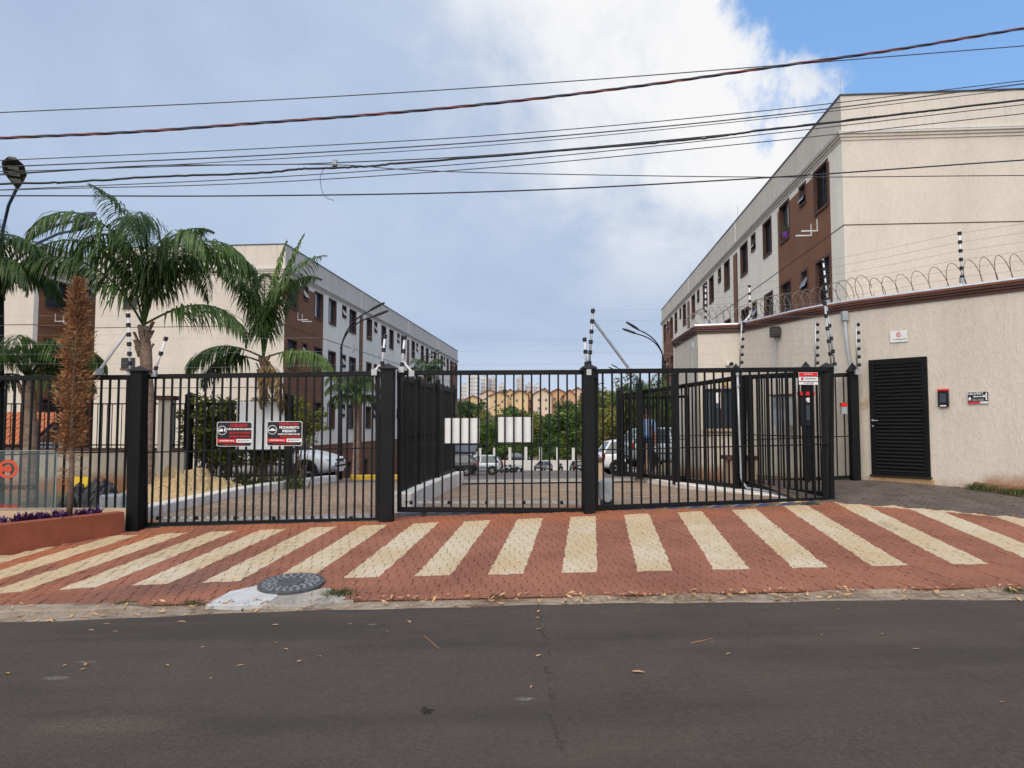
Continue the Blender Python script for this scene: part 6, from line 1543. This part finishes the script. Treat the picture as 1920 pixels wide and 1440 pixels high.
wp = Vector((LC[0], LC[1], 0)) + LW(6.55, .42, 3.36 + .05)
person('person leaning at a window of the long left block', wp, R(75), (.30, .12, .09), (.05, .05, .06), True)

# ================================================================== litter and small growth
random.seed(91)
lfm = []
for k in range(4):
    mb = MB(); L, w = random.uniform(.06, .10), random.uniform(.010, .018); c = random.uniform(.002, .006); vs = []
    for i in range(6):
        f = i / 5; ww = w * math.sin(math.pi * min(1, f * .92 + .06)); zc_ = c * math.sin(f * 3.1) + .003; x_ = (f - .5) * L
        vs += [(x_, -ww, zc_ + .003), (x_, 0, zc_), (x_, ww, zc_ + .003)]
    mb.add(vs, [(i * 3 + j, i * 3 + 3 + j, i * 3 + 4 + j, i * 3 + 1 + j) for i in range(5) for j in range(2)])
    lfm.append(mb.mesh('fallen_leaf', M['deadleaf']))
def drop(px, py, label, group, sc=1.0):
    p = hit(px, py); o = link('fallen_leaf', random.choice(lfm), None, (p.x, p.y, p.z + .006)); o.rotation_euler = (random.gauss(0, .05), random.gauss(0, .05), random.uniform(0, 6.3)); s_ = sc * random.uniform(.55, .95); o.scale = (s_, s_, s_); tag(o, label, 'leaf', group)
road_l = [(14, 1265, 1.3), (122, 1250, .8), (160, 1248, 1), (156, 1257, .8), (170, 1184, .8), (200, 1172, 1), (216, 1186, .7), (313, 1250, .9), (340, 1168, 1.3), (380, 1215, .6), (450, 1250, .7), (516, 1207, .9), (516, 1174, 1.1), (536, 1219, .6), (561, 1242, .6), (600, 1232, .7), (657, 1172, .6), (767, 1168, 1.2), (996, 1290, .7), (1010, 1148, 1), (1197, 1263, 1.5), (1196, 1146, .7), (1366, 1228, .8), (1571, 1143, .7), (1655, 1191, 1), (1718, 1219, .8), (1880, 1319, .6), (1540, 1192, .5), (1335, 1206, .5), (395, 1274, .5), (1181, 1380, .5), (725, 1186, .6), (1008, 1160, .9), (1010, 1182, 1), (1010, 1232, .9)]
for x, y, s_ in road_l: drop(x, y, 'dry curled leaf lying on the asphalt', 'leaves on the road', s_)
pav_l = [(101, 1096, .8), (260, 1080, .6), (365, 1101, .8), (430, 1128, 1), (754, 1063, .9), (1021, 1023, 1.1), (1265, 1011, .9), (1480, 1070, .5), (1525, 1081, .8), (1376, 997, .6), (1700, 1080, .7), (1835, 993, .6), (1842, 1070, .6), (660, 1095, .7), (890, 1060, .6), (1160, 1006, .5), (560, 1050, .5), (300, 1005, .6), (1740, 1020, .6), (150, 1055, .6), (1590, 1010, .5), (800, 1090, .6)]
for x, y, s_ in pav_l: drop(x, y, 'dry leaf lying on the striped brick forecourt', 'leaves on the forecourt', s_)
# loose litter in the gutter
mb = MB()
for i in range(900):
    x = random.uniform(-5, 6.2); y = random.uniform(edgeY(x) - .03, 6.56); z = GT(x, y) + .012 + .004 * random.random()
    if random.random() < .55 and x < 0: continue
    L = random.uniform(.008, .045); a = random.uniform(0, 6.3); d_ = Vector((math.cos(a), math.sin(a), random.gauss(0, .25))) * L; s_ = Vector((-math.sin(a), math.cos(a), random.gauss(0, .3))) * L * .3; p = Vector((x, y, z + .006))
    mb.add([p - d_, p + s_, p + d_, p - s_], [(0, 1, 2, 3)])
o = stuff(mb.build('gutter_litter', M['deadleaf'])); tag(o, 'scattered dry leaf scraps and grit lying along the gutter', 'litter')
mb = MB()
for i in range(170):
    x = random.uniform(-5, 6.5); y = random.uniform(edgeY(x) + .0, 6.54); r_ = random.uniform(.004, .013); p = Vector((x, y, GT(x, y) + .012)); mb.lathe([(r_ * .7, -r_ * .4), (r_ * random.uniform(.8, 1.2), 0), (r_ * .5, r_ * .35)], 5, p)
o = stuff(mb.build('gutter_gravel', M['concrete'])); tag(o, 'small stones and broken mortar lying along the gutter', 'gravel')
for px, py, lb in ((636, 1112, 'green weed tuft growing beside the manhole cover'), (362, 1130, 'small weed tuft by the cement patch'), (236, 1131, 'flat weed tuft on the worn kerb'), (932, 1117, 'tiny weed in the gutter before the striped ramp'), (1515, 945, 'weed tuft at the foot of the slim end post'), (1900, 1106, 'weed tuft on the kerb at the far end of the striped ramp')):
    p = hit(px, py); s_ = {636: 1, 362: .6, 236: .6, 932: .35, 1515: .8, 1900: .6}[px]
    o = link('weed_tuft', tuft_mesh(170, .075, .07, px, w=.004), None, (p.x, p.y, p.z - .005)); o.scale = (1.3 * s_, s_, s_ * .75); stuff(tag(o, lb, 'weed'))
# grass and bare soil at the foot of the guard wall
mb = MB(); soilpts = []
for i in range(9):
    f = i / 8; a = W0 + WD * (1.55 + f * 2.4); n_ = Vector((-.757, -.654)); soilpts.append((a, a + n_ * (.12 + .55 * sm(f * 1.6))))
vs = []
for a, b_ in soilpts:
    for k in range(5):
        p = a.lerp(b_, k / 4); vs.append((p.x, p.y, walk(p.x, p.y) + .10 * (1 - k / 4) ** .7 + random.uniform(-.01, .012)))
mb.add(vs, [(i * 5 + j, i * 5 + j + 1, (i + 1) * 5 + j + 1, (i + 1) * 5 + j) for i in range(8) for j in range(4)])
struct(mb.build('soil_bank', M['soil'], smooth=True))
gts = [tuft_mesh(90, .13, .07, 200 + k, w=.004) for k in range(3)] + [tuft_mesh(70, .12, .07, 210, 'palmdry', w=.004)]
for i in range(34):
    f = random.uniform(0, 1); a = W0 + WD * (1.6 + f * 2.3) + Vector((-.757, -.654)) * random.uniform(.12, .2 + .42 * f)
    o = link('grass_tuft', random.choice(gts), None, (a.x, a.y, walk(a.x, a.y) + .02)); o.rotation_euler = (0, 0, random.uniform(0, 6)); tag(o, 'short grass tuft on the bare soil at the foot of the guard wall', 'grass', 'grass tufts along the guard wall')
# twig and scraps on the road
for pts, lb in (([(795, 1193), (810, 1206), (826, 1220)], 'thin curved twig lying on the asphalt left of the seam'), ([(1296, 1207), (1316, 1203), (1338, 1198)], 'pale bent straw lying on the asphalt right of the seam')):
    q = [hit(*p) + Vector((0, 0, .006)) for p in pts]; tag(MB().tube(q, .0035, 5).build('twig', M['dry']), lb, 'twig')
p = hit(795, 1336); mb = MB()
for i in range(9):
    c = p + Vector((random.gauss(0, .03), random.gauss(0, .02), .008)); mb.add([c, c + Vector((.03, .005, .012)), c + Vector((.02, .03, .004))], [(0, 1, 2)])
tag(mb.build('plastic_scrap', M['tarp']), 'scrap of black plastic lying on the asphalt', 'scrap')
